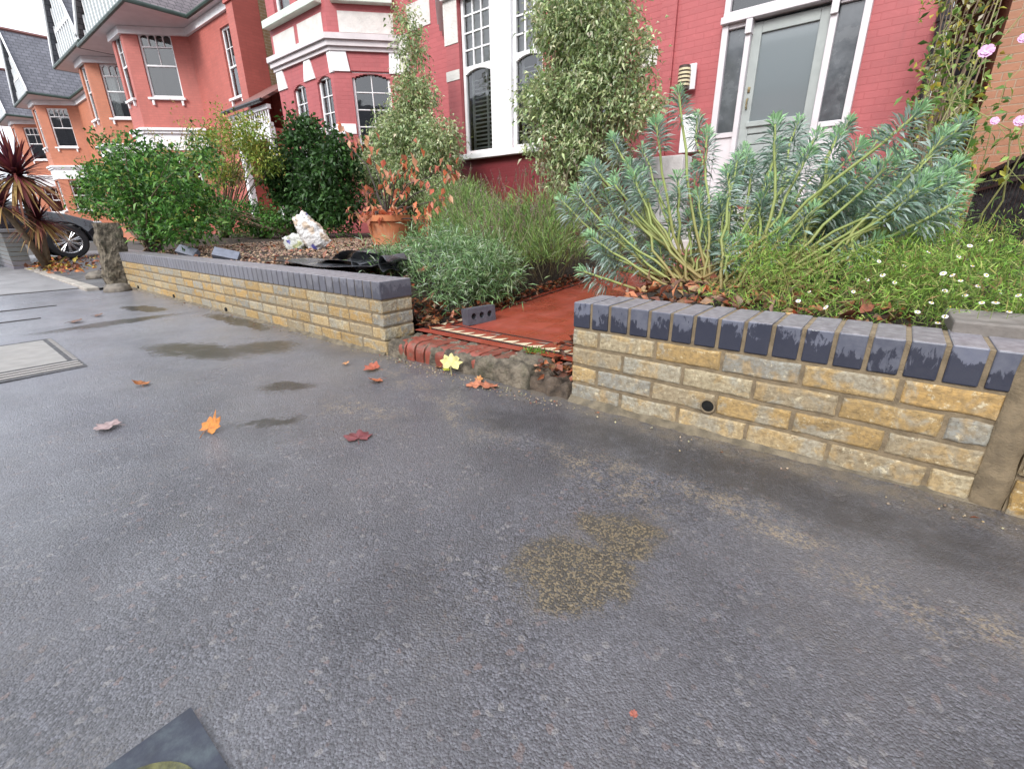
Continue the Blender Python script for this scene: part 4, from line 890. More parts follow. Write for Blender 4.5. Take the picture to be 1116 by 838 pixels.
# ---- right neighbour
H6=empty('brick_house',(3.5,5.8,0)); tag(H6,'orange brick house with dark recessed porch at the right edge beyond the drainpipe','house')
w=MB(); facet(w,(-.95,0),(4.5,0),.2,8.2,[(1.6,3.2,1.6,3.8)],.1); w.add([(-.95,0,.2),(-.95,2.5,.2),(-.95,2.5,8.2),(-.95,0,8.2)],[(0,1,2,3)]); w.box(-1.38,-.951,2.0,2.4,.2,8.2); w.build('wall',ORN2,H6)
w=MB(); w.box(-1.30,-.96,1.7,1.99,.2,2.7); w.build('porch_door',DARKROOM,H6)
w=MB(); w.box(-1.38,-.951,-.0,2.0,3.9,4.1); w.build('porch_ceiling',simple('dark_brown_paint',(.03,.018,.015),.6),H6)
w=MB(); roof_gable_x(w,-1.38,4.6,-.4,8.7,8.2,4.2); w.build('roof',SLATE,H6)
window(H6,(-.95,0),(1,0),(0,-1),1.6,3.2,1.6,3.8,split=.5,top=(3,3))
# railing
rl=empty('iron_railing',(2.67,2.4,0)); tag(rl,'black iron railing with flat bars running back from the wall at the right edge','railing')
m=MB(); m.box(-.02,.02,0,3.1,1.03,1.06); m.build('top_rail',BLACKM,rl)
m=MB(); m.box(-.012,.012,0.002,3.098,.90,.925); m.build('lower_rail',BLACKM,rl)
for k in range(19):
    m=MB(); m.box(-.010,.010,.02+k*.165,.02+k*.165+.024,.30,1.029); m.build('bar',BLACKM,rl)
# ------------------------------------------------------------ driveway things
pl_=empty('stone_gatepost',(-5.17,-.06,0)); tag(pl_,'weathered grey stone gatepost at the left end of the long low brick wall','gatepost')
m=MB(); N=10;K=14; V=[];Fc=[]
for k in range(K+1):
    z=k/K*.76
    for i in range(N*4):
        s=i/(N*4)*4; side=int(s);f=s-side; hw=.15-.045*k/K; pts=[(-hw+2*hw*f,-hw),(hw,-hw+2*hw*f),(hw-2*hw*f,hw),(-hw,hw-2*hw*f)][side]
        q=1+.16*noise.noise(Vector((pts[0]*8+2,pts[1]*8,z*8)))+.16*noise.noise(Vector((pts[0]*22,pts[1]*22,z*22)))
        V.append((pts[0]*q,pts[1]*q+.05,z-.03))
n4=N*4
for k in range(K):
    for i in range(n4): Fc.append((k*n4+i,k*n4+(i+1)%n4,(k+1)*n4+(i+1)%n4,(k+1)*n4+i))
Fc.append(tuple(K*n4+i for i in range(n4))); m.add(V,Fc); m.build('shaft',STONE,pl_)
def rock(name,loc,r,mat,seed,parent=None,sq=(1,1,.5)):
    V=[];Fc=[];n1,n2=10,14
    for i in range(n1+1):
        th=math.pi*i/n1
        for k in range(n2):
            a=2*math.pi*k/n2; p=Vector((math.sin(th)*math.cos(a),math.sin(th)*math.sin(a),math.cos(th))); q=1+.3*noise.noise(p*1.6+Vector((seed,0,0)))
            V.append((p.x*r*q*sq[0],p.y*r*q*sq[1],p.z*r*q*sq[2]))
    for i in range(n1):
        for k in range(n2): Fc.append((i*n2+k,i*n2+(k+1)%n2,(i+1)*n2+(k+1)%n2,(i+1)*n2+k))
    m=MB(); m.add(V,Fc[::1]); o=m.build(name,mat,parent,smooth=True); o.location=loc; return o
rock('foot_stone',(.0,-.2,.03),.15,simple('grey_rubble',(.17,.15,.125),.85,.4,14,1,30,.02),pl_,parent=pl_) if False else None
P=atZ(128,318,.0); tag(rock('rubble_stone',(P[0]-.05,P[1]+.02,.02),.13,simple('grey_rubble',(.17,.15,.125),.85,.4,14,1,30,.02),3),'pale rounded rubble stone at the foot of the stone gatepost','stone')
P=atZ(108,304,.02); tag(rock('rubble_stone',(P[0],P[1],.05),.13,simple('grey_rubble',(.17,.15,.125),.85,.4,14,1,30,.02),8,sq=(1,1,.6)),'lumpy brown stone on the driveway edge just left of the gatepost','stone')
# small blue brick wall pier across the drive
bw=empty('brick_wall_end',(-9.5,-.52,0)); tag(bw,'short wall of blue-grey bricks left of the driveway beside the cordyline','wall')
m=MB()
for k in range(8): 
    c=tuple(x*random.uniform(.8,1.2) for x in (.13,.13,.15)); m.box(-3.0,.0,.0,.235,k*.075,k*.075+.066,c)
m.build('brickwork',BB,bw,bevel=.004)
m=MB(); m.box(-3.0,-.006,.006,.23,-.05,.6); m.build('mortar',MORT,bw)
m=MB(); m.box(-3.02,.02,-.015,.25,.605,.66,(.2,.2,.21)); m.build('coping',BB,bw,bevel=.008)
# car
def car():
    c=empty('parked_car',(-10.68,-.95,.08)); tag(c,'dark grey hatchback parked on the driveway beyond the red cordyline','car')
    PAINT,_n,b_,_=newmat('dark_car_paint'); b_.inputs['Base Color'].default_value=(.025,.026,.034,1); b_.inputs['Metallic'].default_value=.4; b_.inputs['Roughness'].default_value=.25; b_.inputs['Coat Weight'].default_value=1
    # local: +y nose (toward house), car side at x=0 faces +x ; body spans x -1.75..0
    def arch(cy,r,N=12): return [(cy+r*math.cos(a),.30+r*math.sin(a)) for a in [math.pi*k/N for k in range(N+1)]]
    front=1.40; rear=-1.15; r=.375
    low=[(2.15,.22)]+[(y,z) for y,z in arch(front,r)]+[(y,z) for y,z in arch(rear,r)]+[(-2.0,.22)]
    # replace arch points under sill
    top=[(-2.05,.55),(-2.0,.90),(-1.7,1.0),(-.2,.99),(.85,.96),(1.5,.84),(1.95,.68),(2.2,.48)]
    prof=[p for p in low if True]
    prof=[(y,max(z,.22)) for y,z in prof]
    poly=prof+top; n=len(poly)
    secs=[(0,.0,1),(-.06,.0,1),(-1.69,0,1),(-1.75,0,1)]
    m=MB(); V=[]
    for x,dy,sc in [(-.07,0,.985),(.0,0,1),(-1.75,0,1),(-1.68,0,.985)]:
        for y,z in poly: V.append((x if z<.5 else x*(1)-(.05*(z-.5)/.5 if x>-.5 else -.05*(z-.5)/.5),y,z))
    m.add(V[n:3*n],[tuple(range(n))[::-1],tuple(range(n,2*n))]+[(i,(i+1)%n,n+(i+1)%n,n+i) for i in range(n)]); body=m.build('body',PAINT,c,bevel=.03,seg=3)
    m=MB(); cab=[(-1.85,1.0),(-1.35,1.36),(-.9,1.44),(-.1,1.43),(.35,1.30),(1.02,.965)]
    V=[(-.13-(.16*(z-.97)/.45),y,z) for y,z in cab]+[(-1.62+(.16*(z-.97)/.45),y,z) for y,z in cab]; k=len(cab)
    m.add(V,[tuple(range(k)),tuple(range(k,2*k))[::-1]]+[(i,i+k,i+1+k,i+1) for i in range(k-1)]); m.build('cabin',simple('car_glass',(.02,.025,.03),.06,.1,spec=.9),c,bevel=.03,seg=3)
    m=MB(); rf=[(-1.38,1.37),(-.9,1.452),(-.1,1.442),(.33,1.315)]
    V=[(-.285,y,z) for y,z in rf]+[(-1.465,y,z) for y,z in rf]; m.add(V,[(i,i+4,i+5,i+1) for i in range(3)]); m.build('roof_panel',PAINT,c)
    m=MB()
    for x0,x1 in ((.02,1.50),): m.box(-.145,-.11,-.42,-.36,.97,1.40)
    m.build('pillar',PAINT,c)
    for cy in (front,rear):
        for side in (0,-1.75):
            w=MB(); 
            sg=1 if side==0 else -1
            w.lathe([(.20,-.10),(.30,-.10),(.325,-.08),(.325,.08),(.30,.10),(.22,.10),(.215,.06)],32); wo=w.build('wheel',simple('tyre',(.018,.018,.02),.8,.2),c,smooth=False); wo.rotation_euler=(0,math.radians(90*sg),0); wo.location=(side-.09*sg,cy,.325)
            w=MB(); w.lathe([(.20,.075),(.222,.10),(.23,.07),(.21,-.05)],32)
            for q in range(10):
                for off in (-.09,.09):
                    a=2*math.pi*q/10; a2=a+off
                    w.tube([(.03*math.cos(a),.03*math.sin(a),.075),(.205*math.cos(a2),.205*math.sin(a2),.09)],[.016,.009],4)
            w.lathe([(0,.09),(.045,.09),(.05,.07)],12); w.build('rim',simple('alloy',(.62,.62,.64),.3,.05,metal=.9),wo)
            w=MB(); w.lathe([(0,.02),(.21,.02)],20); w.build('brake_disc',simple('dark_steel',(.04,.04,.045),.5),wo)
    m=MB(); m.box(-.14,-.02,1.72,2.02,.60,.70); m.build('headlight',simple('lamp_lens',(.5,.5,.52),.1,.1,spec=.8),c,bevel=.02)
    m=MB(); m.box(-.02,.10,.45,.62,.96,1.08); m.build('wing_mirror',PAINT,c,bevel=.03)
    return c
car()
# ------------------------------------------------------------ plants
def grow(base,tips,r0,r1,mat,parent,name='stem',bend=.15,col=(.2,.14,.08),n=6,nseg=5):
    m=MB(); b=np.array(base,float)
    for tpt in tips:
        tpt=np.array(tpt,float); L=np.linalg.norm(tpt-b); pts=[]; off=rng.normal(size=3)*bend*L*.5
        bb=b+np.array([rng.normal()*r0*2,rng.normal()*r0*2,0])
        for k in range(nseg+1):
            f=k/nseg; p=bb+(tpt-bb)*f+off*math.sin(f*math.pi)*.5; p[2]+=bend*L*.4*math.sin(f*math.pi); pts.append(p)
        m.tube(pts,[r0+(r1-r0)*k/nseg for k in range(nseg+1)],n,col)
    return m.build(name,mat,parent,smooth=True)
def shrub(name,label,cat,base,lobes,nc,nl,rc,L,Wd,cols,wts=None,mat=None,stems=25,r0=.014,group=None,up=.3,out=.7,rnd=.9,droop=.15,scol=(.16,.11,.07),shell=.33,extra=None):
    e=empty(name,base); tag(e,label,cat,group)
    b=np.array(base); lb=[(l[0]-b[0],l[1]-b[1],l[2]-b[2],*l[3:]) for l in lobes]
    P,D,cc=lobes_pts(lb,nc,nl,rc,shell,up,out,rnd)
    k=P[:,2]>-.02+0*P[:,0]; P=P[k];D=D[k]; n=len(P)
    leafmesh('foliage',P,D,L*rng.uniform(.6,1.25,n),Wd*rng.uniform(.7,1.2,n),pal(cols,n,wts),mat or LEAF,e,droop=droop)
    grow((0,0,-.03),cc[rng.choice(len(cc),min(stems,len(cc)),replace=False)],r0,.003,STEM,e,'stem',.1,scol)
    return e
def lobe(u,v,Y,rx,ry,rz): p=atY(u,v,Y); return (p[0],p[1],p[2],rx,ry,rz)
PV=[(.36,.44,.20),(.47,.53,.30),(.24,.33,.14),(.60,.63,.43),(.14,.21,.09)]
# tall variegated shrub behind the terracotta pot (left of the white window)
Yp=3.9
L1=[lobe(447,45,Yp,.20,.25,.42),lobe(452,105,Yp,.33,.35,.36),lobe(440,150,Yp,.55,.5,.42),lobe(450,195,Yp,.72,.55,.40),lobe(430,225,Yp,.6,.5,.30),lobe(478,160,Yp,.30,.4,.4),lobe(405,185,Yp,.4,.4,.35),lobe(486,215,Yp,.42,.4,.35)]
shrub('variegated_shrub','tall tapering shrub with small pale variegated leaves behind the terracotta pot','shrub',(atY(450,262,Yp)[0],Yp,.42),L1,2700,14,.065,.066,.027,PV,[.3,.26,.2,.12,.12],stems=50,up=.1,droop=.3,shell=.45)
Yq=3.9
L2=[lobe(640,20,Yq,.60,.45,.55),lobe(612,25,Yq,.35,.4,.35),lobe(600,110,Yq,.38,.45,.35),lobe(640,110,Yq,.70,.5,.38),lobe(672,65,Yq,.42,.4,.35),lobe(608,160,Yq,.40,.45,.32),lobe(645,165,Yq,.42,.45,.28),lobe(690,120,Yq,.35,.35,.22),lobe(622,200,Yq,.30,.4,.20)]
shrub('variegated_shrub','broad shrub with pale variegated leaves covering the right of the white bay window','shrub',(atY(640,262,Yq)[0],Yq,.42),L2,2300,13,.062,.066,.027,PV,[.3,.3,.18,.14,.08],stems=60,up=.1,droop=.3,shell=.42)
# dark green camellia
Yc=3.0
CAMC=[(.035,.085,.022),(.05,.12,.03),(.025,.055,.018),(.09,.20,.05)]
shrub('camellia_bush','dense glossy dark green bush between the orange-leaved pot plant and the yellow shrub','bush',(atY(345,262,Yc)[0],Yc,.42),[lobe(312,190,Yc,.35,.4,.42),lobe(370,180,Yc,.35,.35,.38),lobe(335,160,Yc,.38,.35,.40),lobe(350,205,Yc,.42,.45,.38),lobe(315,205,Yc,.3,.4,.35),lobe(375,225,Yc,.32,.35,.28),lobe(345,235,Yc,.5,.45,.2),lobe(325,140,Yc,.18,.2,.25)],900,13,.075,.095,.05,CAMC,[.35,.3,.25,.1],stems=25,droop=.2)
# yellow-green half bare shrub
Yy=2.4
YG=[(.22,.30,.05),(.32,.36,.07),(.14,.22,.04),(.42,.36,.08)]
shrub('yellowing_shrub','tall yellow-green shrub with bare brown branches in front of the red house','shrub',(atY(245,262,Yy)[0],Yy,.42),[lobe(230,155,Yy,.40,.35,.25),lobe(262,150,Yy,.34,.3,.3),lobe(240,135,Yy,.12,.12,.35),lobe(285,175,Yy,.28,.3,.22),lobe(215,175,Yy,.3,.3,.2),lobe(245,190,Yy,.45,.3,.25),lobe(275,150,Yy,.35,.3,.3),lobe(225,215,Yy,.3,.3,.2)],560,10,.07,.07,.03,YG,[.35,.25,.3,.1],stems=55,r0=.013,droop=.2,scol=(.17,.14,.08),shell=.5)
shrub('yellowing_shrub','wispy yellow-leaved shoots rising in front of the large red bay window','shrub',(atY(205,262,1.6)[0],1.6,.42),[lobe(203,140,1.6,.10,.12,.40),lobe(170,150,1.6,.2,.15,.14),lobe(190,165,1.6,.3,.2,.12)],45,7,.04,.045,.02,[(.40,.34,.08),(.30,.30,.07),(.42,.25,.08)],stems=14,r0=.006,shell=.6)
# bright green bush over the gatepost
GR=[(.06,.17,.025),(.09,.24,.035),(.035,.10,.018),(.15,.32,.06)]
Yg=.45
shrub('green_bush','bright green leafy bush spilling over the stone gatepost and left end of the wall','bush',(atY(165,268,Yg)[0],Yg,.40),[lobe(125,200,Yg,.75,.4,.22),lobe(160,185,Yg,.6,.4,.28),lobe(160,225,Yg,.65,.42,.24),lobe(195,215,Yg,.38,.35,.26),lobe(185,250,Yg,.4,.35,.16),lobe(215,245,Yg,.25,.3,.18),lobe(110,225,Yg,.5,.3,.14)]+[lobe(rng.uniform(90,225),rng.uniform(150,235),Yg+rng.uniform(-.3,.3),.12,.12,.16) for _ in range(18)],1000,12,.055,.068,.03,[(.05,.15,.022),(.10,.25,.04),(.028,.085,.015),(.20,.38,.08),(.30,.33,.08)],[.32,.22,.3,.12,.04],stems=75,droop=.25,up=.45)
shrub('low_green_shrub','low green leafy shrub on the gravel left of the plastic sacks','shrub',(atY(285,262,2.6)[0],2.6,.42),[lobe(285,248,2.6,.45,.3,.14),lobe(310,240,2.6,.3,.3,.18),lobe(262,255,2.6,.3,.3,.12)],150,12,.06,.06,.03,GR,[.3,.25,.35,.1],stems=15)
shrub('low_green_shrub','low sprawling green plants at the far side of the gravel beneath the camellia','shrub',(-6.0,2.9,.42),[lobe(300,240,2.6,.3,.3,.2),lobe(360,250,2.9,.4,.3,.12),lobe(275,235,2.4,.35,.3,.22),lobe(240,235,1.9,.35,.3,.2)],200,12,.07,.07,.032,GR,[.3,.25,.35,.1],stems=40)
# grey-green low plant by the left wall end, lavender mounds
LV=[(.15,.26,.10),(.24,.36,.17),(.09,.16,.05),(.36,.44,.31)]
def grassy(name,label,cat,base,lobes,n,L,Wd,cols,wts,up=1.1,rnd=.55,mat=None,spikes=0,scol=(.2,.12,.11)):
    e=empty(name,base); tag(e,label,cat); b=np.array(base); lb=[(l[0]-b[0],l[1]-b[1],l[2]-b[2],*l[3:]) for l in lobes]
    P,D,cc=lobes_pts(lb,n//10,10,.05,.45,up,.8,rnd); k=P[:,2]>-.05; P=P[k];D=D[k]; m_=len(P)
    leafmesh('foliage',P,D,L*rng.uniform(.5,1.3,m_),Wd,pal(cols,m_,wts),mat or LEAFM,e,fold=.15,droop=.15)
    if spikes:
        m=MB(); fP=[];fD=[]
        for i in range(spikes):
            l=lb[rng.integers(len(lb))]; p=np.array([l[0]+rng.normal()*l[3]*.6,l[1]+rng.normal()*l[4]*.6,l[2]+l[5]*.3]); dd=nrm(np.array([rng.normal()*.4,rng.normal()*.4,1.3])); hh=rng.uniform(.18,.38)
            q=p+dd*hh; m.tube([p,p+dd*hh*.5+rng.normal(size=3)*.01,q],.0018,4,(.16,.15,.07))
            for k2 in range(14): fP.append(q+dd*(-.06+.08*k2/14)+rng.normal(size=3)*.003); fD.append(dd*.6+rng.normal(size=3)*.7)
        m.build('stem',STEM,e)
        leafmesh('flower_spike',fP,fD,.014,.007,pal([scol,(.26,.18,.19),(.14,.10,.08)],len(fP)),LEAFM,e)
    grow((0,0,-.03),cc[rng.choice(len(cc),25)],.005,.0015,STEM,e,'stem' if not spikes else 'woody_stem',.1,(.13,.10,.06),4)
    return e
grassy('lavender_bush','silvery grey-green lavender mound beside the end of the long low wall','lavender',(-.35,.95,.15),[(-.16,.58,.30,.20,.20,.18),(-.10,.95,.34,.24,.3,.20),(-.50,.95,.46,.34,.3,.18),(-.15,1.0,.38,.26,.28,.17),(-.55,.55,.42,.3,.2,.10)],14000,.07,.0075,LV,[.35,.3,.15,.2],up=.5,rnd=.9)
grassy('lavender_bush','larger green lavender clump with faded purple spikes under the white window','lavender',(-1.0,2.1,.42),[lobe(590,235,1.9,.42,.4,.16),lobe(520,245,2.2,.55,.4,.20),lobe(560,262,1.7,.50,.4,.20),lobe(500,225,2.7,.5,.4,.25),lobe(600,270,1.5,.25,.35,.14),(-.08,1.55,.22,.14,.4,.13),(-.05,2.1,.27,.14,.4,.15),(-.04,2.7,.32,.14,.4,.16),(-.3,1.3,.40,.25,.3,.16)],24000,.09,.006,[(.18,.30,.08),(.26,.40,.12),(.09,.14,.05),(.28,.33,.18)],[.35,.3,.2,.15],up=1.3,rnd=.5,spikes=330)
# maple-like pot plant with orange dying leaves
PT=atZ(425,268,.43); PT=np.array([-2.25,2.06,.43]) if False else PT
d_=ray(425,268); PT=CAM+d_*5.4; gzp=.42+.008*max(0,PT[1]-.8); 
pot=empty('plant_pot',(PT[0],PT[1],PT[2]-.0)); tag(pot,'terracotta pot holding an orange-leaved shrub on the gravel','pot')
hp=.34; m=MB(); m.lathe([(0,0),(.165,0),(.185,.02),(.235,hp-.07),(.262,hp-.065),(.268,hp),(.24,hp),(.23,hp-.05),(0,hp-.06)],40)
m.build('pot_body',TERRA,pot,smooth=False)
tree=empty('potted_shrub',(PT[0],PT[1],PT[2]+hp-.05)); tag(tree,'thin shrub with curled orange dying leaves growing in the terracotta pot','shrub')
tips=[];OP=[];OD=[]
def W2(u,v,off=0): q=atY(u,v,PT[1]+off); return q-np.array([PT[0],PT[1],PT[2]+hp-.05])
for (u,v,o) in [(375,140,0),(400,150,0),(420,172,-.1),(440,170,0),(478,180,0),(490,190,.1),(395,205,0),(405,225,-.1),(438,205,-.1),(465,222,0),(425,200,.1),(450,185,.1),(492,215,0),(385,232,0),(470,240,-.1),(405,240,-.2),(455,160,0)]:
    t_=W2(u,v,o); tips.append(t_)
tg=MB()
for t_ in tips:
    mid=t_*.45+np.array([0,0,.08])+rng.normal(size=3)*.03; pts=[(rng.normal()*.01,rng.normal()*.01,0)]+[tuple(mid)]+[tuple(t_*.8+rng.normal(size=3)*.02)]+[tuple(t_)]
    tg.tube(pts,[.010,.007,.004,.002],5,(.06,.045,.04))
    for k in range(rng.integers(7,15)): f=rng.uniform(.7,1.08); OP.append(t_*f+rng.normal(size=3)*.045); OD.append([rng.normal()*.5,rng.normal()*.5,-1.2])
for k in range(45): OP.append(np.array([rng.normal()*.13,rng.normal()*.13-.05,rng.uniform(0,.12)])); OD.append([rng.normal(),rng.normal(),-.3])
tg.build('stem',STEM,tree)
n=len(OP); leafmesh('dead_leaves',OP,OD,rng.uniform(.07,.125,n),rng.uniform(.04,.065,n),pal([(.58,.17,.08),(.66,.25,.13),(.48,.15,.09),(.64,.34,.20)],n),LEAF,tree,fold=.35,droop=0)
# cordyline
def cordyline(base,heads):
    e=empty('cordyline_palm',base); tag(e,'spiky dark red cordyline palm with drooping yellowed leaves beside the driveway','palm')
    b=np.array(base); tr_=MB(); 
    VV=[];FF=[];CC=[]
    for i,(h,r,nl) in enumerate(heads):
        h=np.array(h)-b; tr_.tube([(0,0,-.02),tuple(h*.5+[.03,0,0]),tuple(h)],[.06,.045,.04],8,(.16,.12,.085))
        for k in range(nl):
            a=rng.uniform(0,6.283); el=rng.uniform(-.75,1.45); L=r*rng.uniform(.7,1.1); dd=np.array([math.cos(a)*math.cos(el),math.sin(a)*math.cos(el),math.sin(el)])
            side=nrm(np.cross(dd,[0,0,1.])); 
            dead=el<-.1; col=np.array([(.085,.018,.028),(.14,.03,.04),(.055,.014,.022),(.20,.06,.05)][rng.integers(4)]) if not dead else np.array([(.38,.24,.10),(.30,.13,.08),(.46,.32,.12),(.16,.05,.05)][rng.integers(4)])
            w_=.026*r/.7; K=6; s=len(VV)
            for q in range(K+1):
                f=q/K; p=h+dd*L*f; p=p-np.array([0,0,1])*(.30*L*f*f*(1.1 if not dead else 1.5)*max(.1,math.cos(el)))
                ww=w_*(1-f**2.2)*(.45+1.2*min(f,.4)); VV.append(p+side*ww);VV.append(p-side*ww); CC+=[col*(.9+.2*f)]*2
            for q in range(K): FF.append((s+2*q,s+2*q+1,s+2*q+3,s+2*q+2))
    tr_.build('trunk',BARK,e,smooth=True); npmesh('foliage',VV,FF,CC,LEAFM,e,4)
Xc=-8.9; cb_=atX(50,283,Xc)
cordyline((cb_[0],cb_[1],.05),[(atX(18,192,Xc),.72,260),(atX(42,240,Xc),.50,200),(atX(2,225,Xc+.2),.5,90)])
# euphorbia
def euphorbia():
    base=np.array([1.42,1.0,.36]); e=empty('euphorbia_plant',tuple(base)); tag(e,'large blue-green euphorbia with bare leaning stems behind the short brick wall','plant')
    heads=[(628,225,1.0),(645,195,1.1),(612,235,1.2),(660,230,1.2),(668,168,1.5),(700,180,1.6),(740,120,1.15),(715,152,1.0),(770,165,1.3),(758,200,1.5),(700,225,1.4),(690,210,1.0),(845,152,1.1),(848,175,1.6),(890,165,1.5),(912,165,1.3),(935,178,1.2),(880,185,1.1),(905,200,1.6),(950,200,1.5),(1000,140,1.0),(1028,165,1.2),(985,190,1.5),(1010,215,1.3),(800,215,1.5),(820,200,1.7),(785,235,1.4),(730,250,1.4),(860,215,1.5),(760,145,1.8),(810,180,1.8),(960,165,1.7),(975,225,1.2),(640,255,1.3),(665,265,1.4),(1040,200,1.5),(930,230,1.3),(830,235,1.3),(700,260,1.5),(880,240,1.4),(770,262,1.2),(720,285,1.1),(850,262,1.1),(652,290,.95),(636,312,.8),(645,275,.9),(800,270,1.6),(905,255,1.5),(740,225,1.8),(955,245,1.6),(870,150,2.0),(925,150,2.1),(1050,150,1.9)]
    heads+= [(rng.uniform(630,1050),rng.uniform(170,265),rng.uniform(1.0,2.1)) for _ in range(72)]+[(rng.uniform(640,860),rng.uniform(255,305),rng.uniform(1.0,1.5)) for _ in range(16)]
    sm=MB(); P=[];D=[];LL_=[];C=[]
    for i,(u,v,Y) in enumerate(heads):
        if i<53: v-=16
        h=atY(u,v,Y)-base
        big=1.0
        b0=np.array([rng.normal()*.13+.12*h[0],rng.normal()*.08,-.04])
        K=9;pts=[]
        for k in range(K+1):
            f=k/K; lin=b0+(h-b0)*f; # stems leave the base flat and turn upward
            lin[2]=b0[2]+(h[2]-b0[2])*(f**1.25); lin[0]+= .04*math.sin(f*3.1)*rng.normal()*.4; pts.append(lin)
        g=rng.uniform(0,1); n_s=len(sm.v)
        sm.tube(pts,[.0088-.0030*k/K for k in range(K+1)],6,(.36+.05*g,.36,.11))
        # brownish base
        for q in range(n_s,len(sm.v)):
            f=(q-n_s)/(len(sm.v)-n_s); c0=np.array([.27,.12,.06]);c1=np.array([.27,.33,.10]); c=c0+(c1-c0)*min(1,f*1.6); sm.c[q]=tuple(c)
        ax=nrm(pts[-1]-pts[-3]); ax=nrm(ax+np.array([0,0,.25])); L0=rng.uniform(.12,.18)
        NL=int(rng.uniform(100,135)) if i<53 else 80
        for k in range(NL):
            f=k/NL; a=k*2.399963; 
            s1=nrm(np.cross(ax,[.3,.1,.9])); s2=np.cross(ax,s1); rad=s1*math.cos(a)+s2*math.sin(a)
            p=pts[-1]+ax*(f-.85)*L0*1.15
            ang=(1.75-1.35*f**1.4); dd=ax*math.cos(ang)+rad*math.sin(ang)+rng.normal(size=3)*.12
            P.append(p+rad*.004);D.append(dd);LL_.append((.088-.045*f**3)*rng.uniform(.75,1.15))
            cc=np.array([.20,.36,.24])*(1-f)+np.array([.30,.50,.26])*f if f>.72 else np.array([(.22,.33,.27),(.29,.39,.34),(.38,.46,.42),(.15,.24,.17)][rng.integers(4)])
            C.append(np.clip(cc*rng.uniform(.8,1.2),0,1))
    sm.build('stem',STEM,e,smooth=True)
    leafmesh('foliage',P,D,np.array(LL_),.0092,C,LEAFM,e,fold=.2,droop=.12,wpos=.6)
euphorbia()
# daisy mat
def daisies():
    e=empty('fleabane_plant',(2.2,.6,.36)); tag(e,'mat of fine green foliage dotted with small white daisies behind the short wall','plant')
    b=np.array([2.2,.6,.36]); lb=[(rng.uniform(1.6,2.9),rng.uniform(.35,1.2),.46+rng.uniform(0,.1),.13,.13,.09) for _ in range(26)]+[(2.0,.55,.40,.42,.32,.10),(2.25,.75,.48,.42,.4,.12),(2.5,.9,.46,.4,.45,.12),(1.75,.6,.38,.32,.3,.08),(2.1,1.1,.50,.4,.3,.10),(2.45,.5,.40,.32,.25,.09),(2.8,.7,.44,.4,.4,.12),(2.5,1.2,.56,.4,.3,.14),(2.2,1.4,.58,.3,.3,.12)]
    lb=[(l[0]-b[0],l[1]-b[1],l[2]-b[2],*l[3:]) for l in lb]
    P,D,cc=lobes_pts(lb,2500,12,.024,.4,.5,.3,1.1); k=P[:,2]>-.03; P=P[k];D=D[k]; n=len(P)
    leafmesh('foliage',P,D,.034*rng.uniform(.4,1.5,n),.0034,pal([(.17,.31,.05),(.27,.42,.08),(.08,.14,.03),(.36,.40,.13),(.26,.17,.08)],n,[.3,.25,.22,.14,.09]),LEAFM,e,fold=.1)
    tips=cc[rng.choice(len(cc),130)]+rng.normal(size=(130,3))*.04
    m=MB()
    for t_ in tips:
        s=t_+rng.normal(size=3)*.10-np.array([0,0,.08]); m.tube([s,(s+t_)/2+rng.normal(size=3)*.02,t_],.0012,4,(.22,.22,.07))
    m.build('stem',STEM,e)
    fl=[(870,328),(882,318),(945,305),(962,300),(975,308),(1000,340),(1030,317),(1035,335),(1040,355),(1052,322),(1058,348),(1022,352),(1060,290),(985,290),(1075,300),(1090,318),(1012,275),(900,335),(1045,280),(1100,340),(1110,322),(958,285),(1028,298),(1070,330),(1066,312),(1038,300),(1047,306),(1030,345),(1062,356),(1015,330),(930,318),(1085,330),(1057,268),(1080,262)]
    for (u,v) in fl:
        Y=rng.uniform(.24,.36) if v>325 else (rng.uniform(.36,.55) if v>295 else rng.uniform(.6,.85)); p=atY(u,v,Y)-b
        m=MB(); nn=nrm(np.array([rng.normal()*.4,-.6+rng.normal()*.3,.8])); s1=nrm(np.cross(nn,[1,0,0])); s2=np.cross(nn,s1); N=14;R=rng.uniform(.0055,.009)
        for k in range(N):
            a=2*math.pi*k/N; ca,sa=math.cos(a),math.sin(a); rd=s1*ca+s2*sa; td=-s1*sa+s2*ca
            m.add([p+rd*.002,p+rd*R*.7+td*.0018,p+rd*R,p+rd*R*.7-td*.0018],[(0,1,2,3)],(.80,.76,.78))
        N=8; m.add([p+nn*.0015+(s1*math.cos(2*math.pi*k/N)+s2*math.sin(2*math.pi*k/N))*.003 for k in range(N)]+[p+nn*.0035],[(k,(k+1)%N,N) for k in range(N)],(.65,.45,.04))
        m.tube([p-nn*.001,p-nn*.02-np.array([0,0,.03])],.0008,4,(.2,.25,.08)); m.build('flower',simple('petal',(1,1,1),.6,.05,useattr=True),e)
daisies()
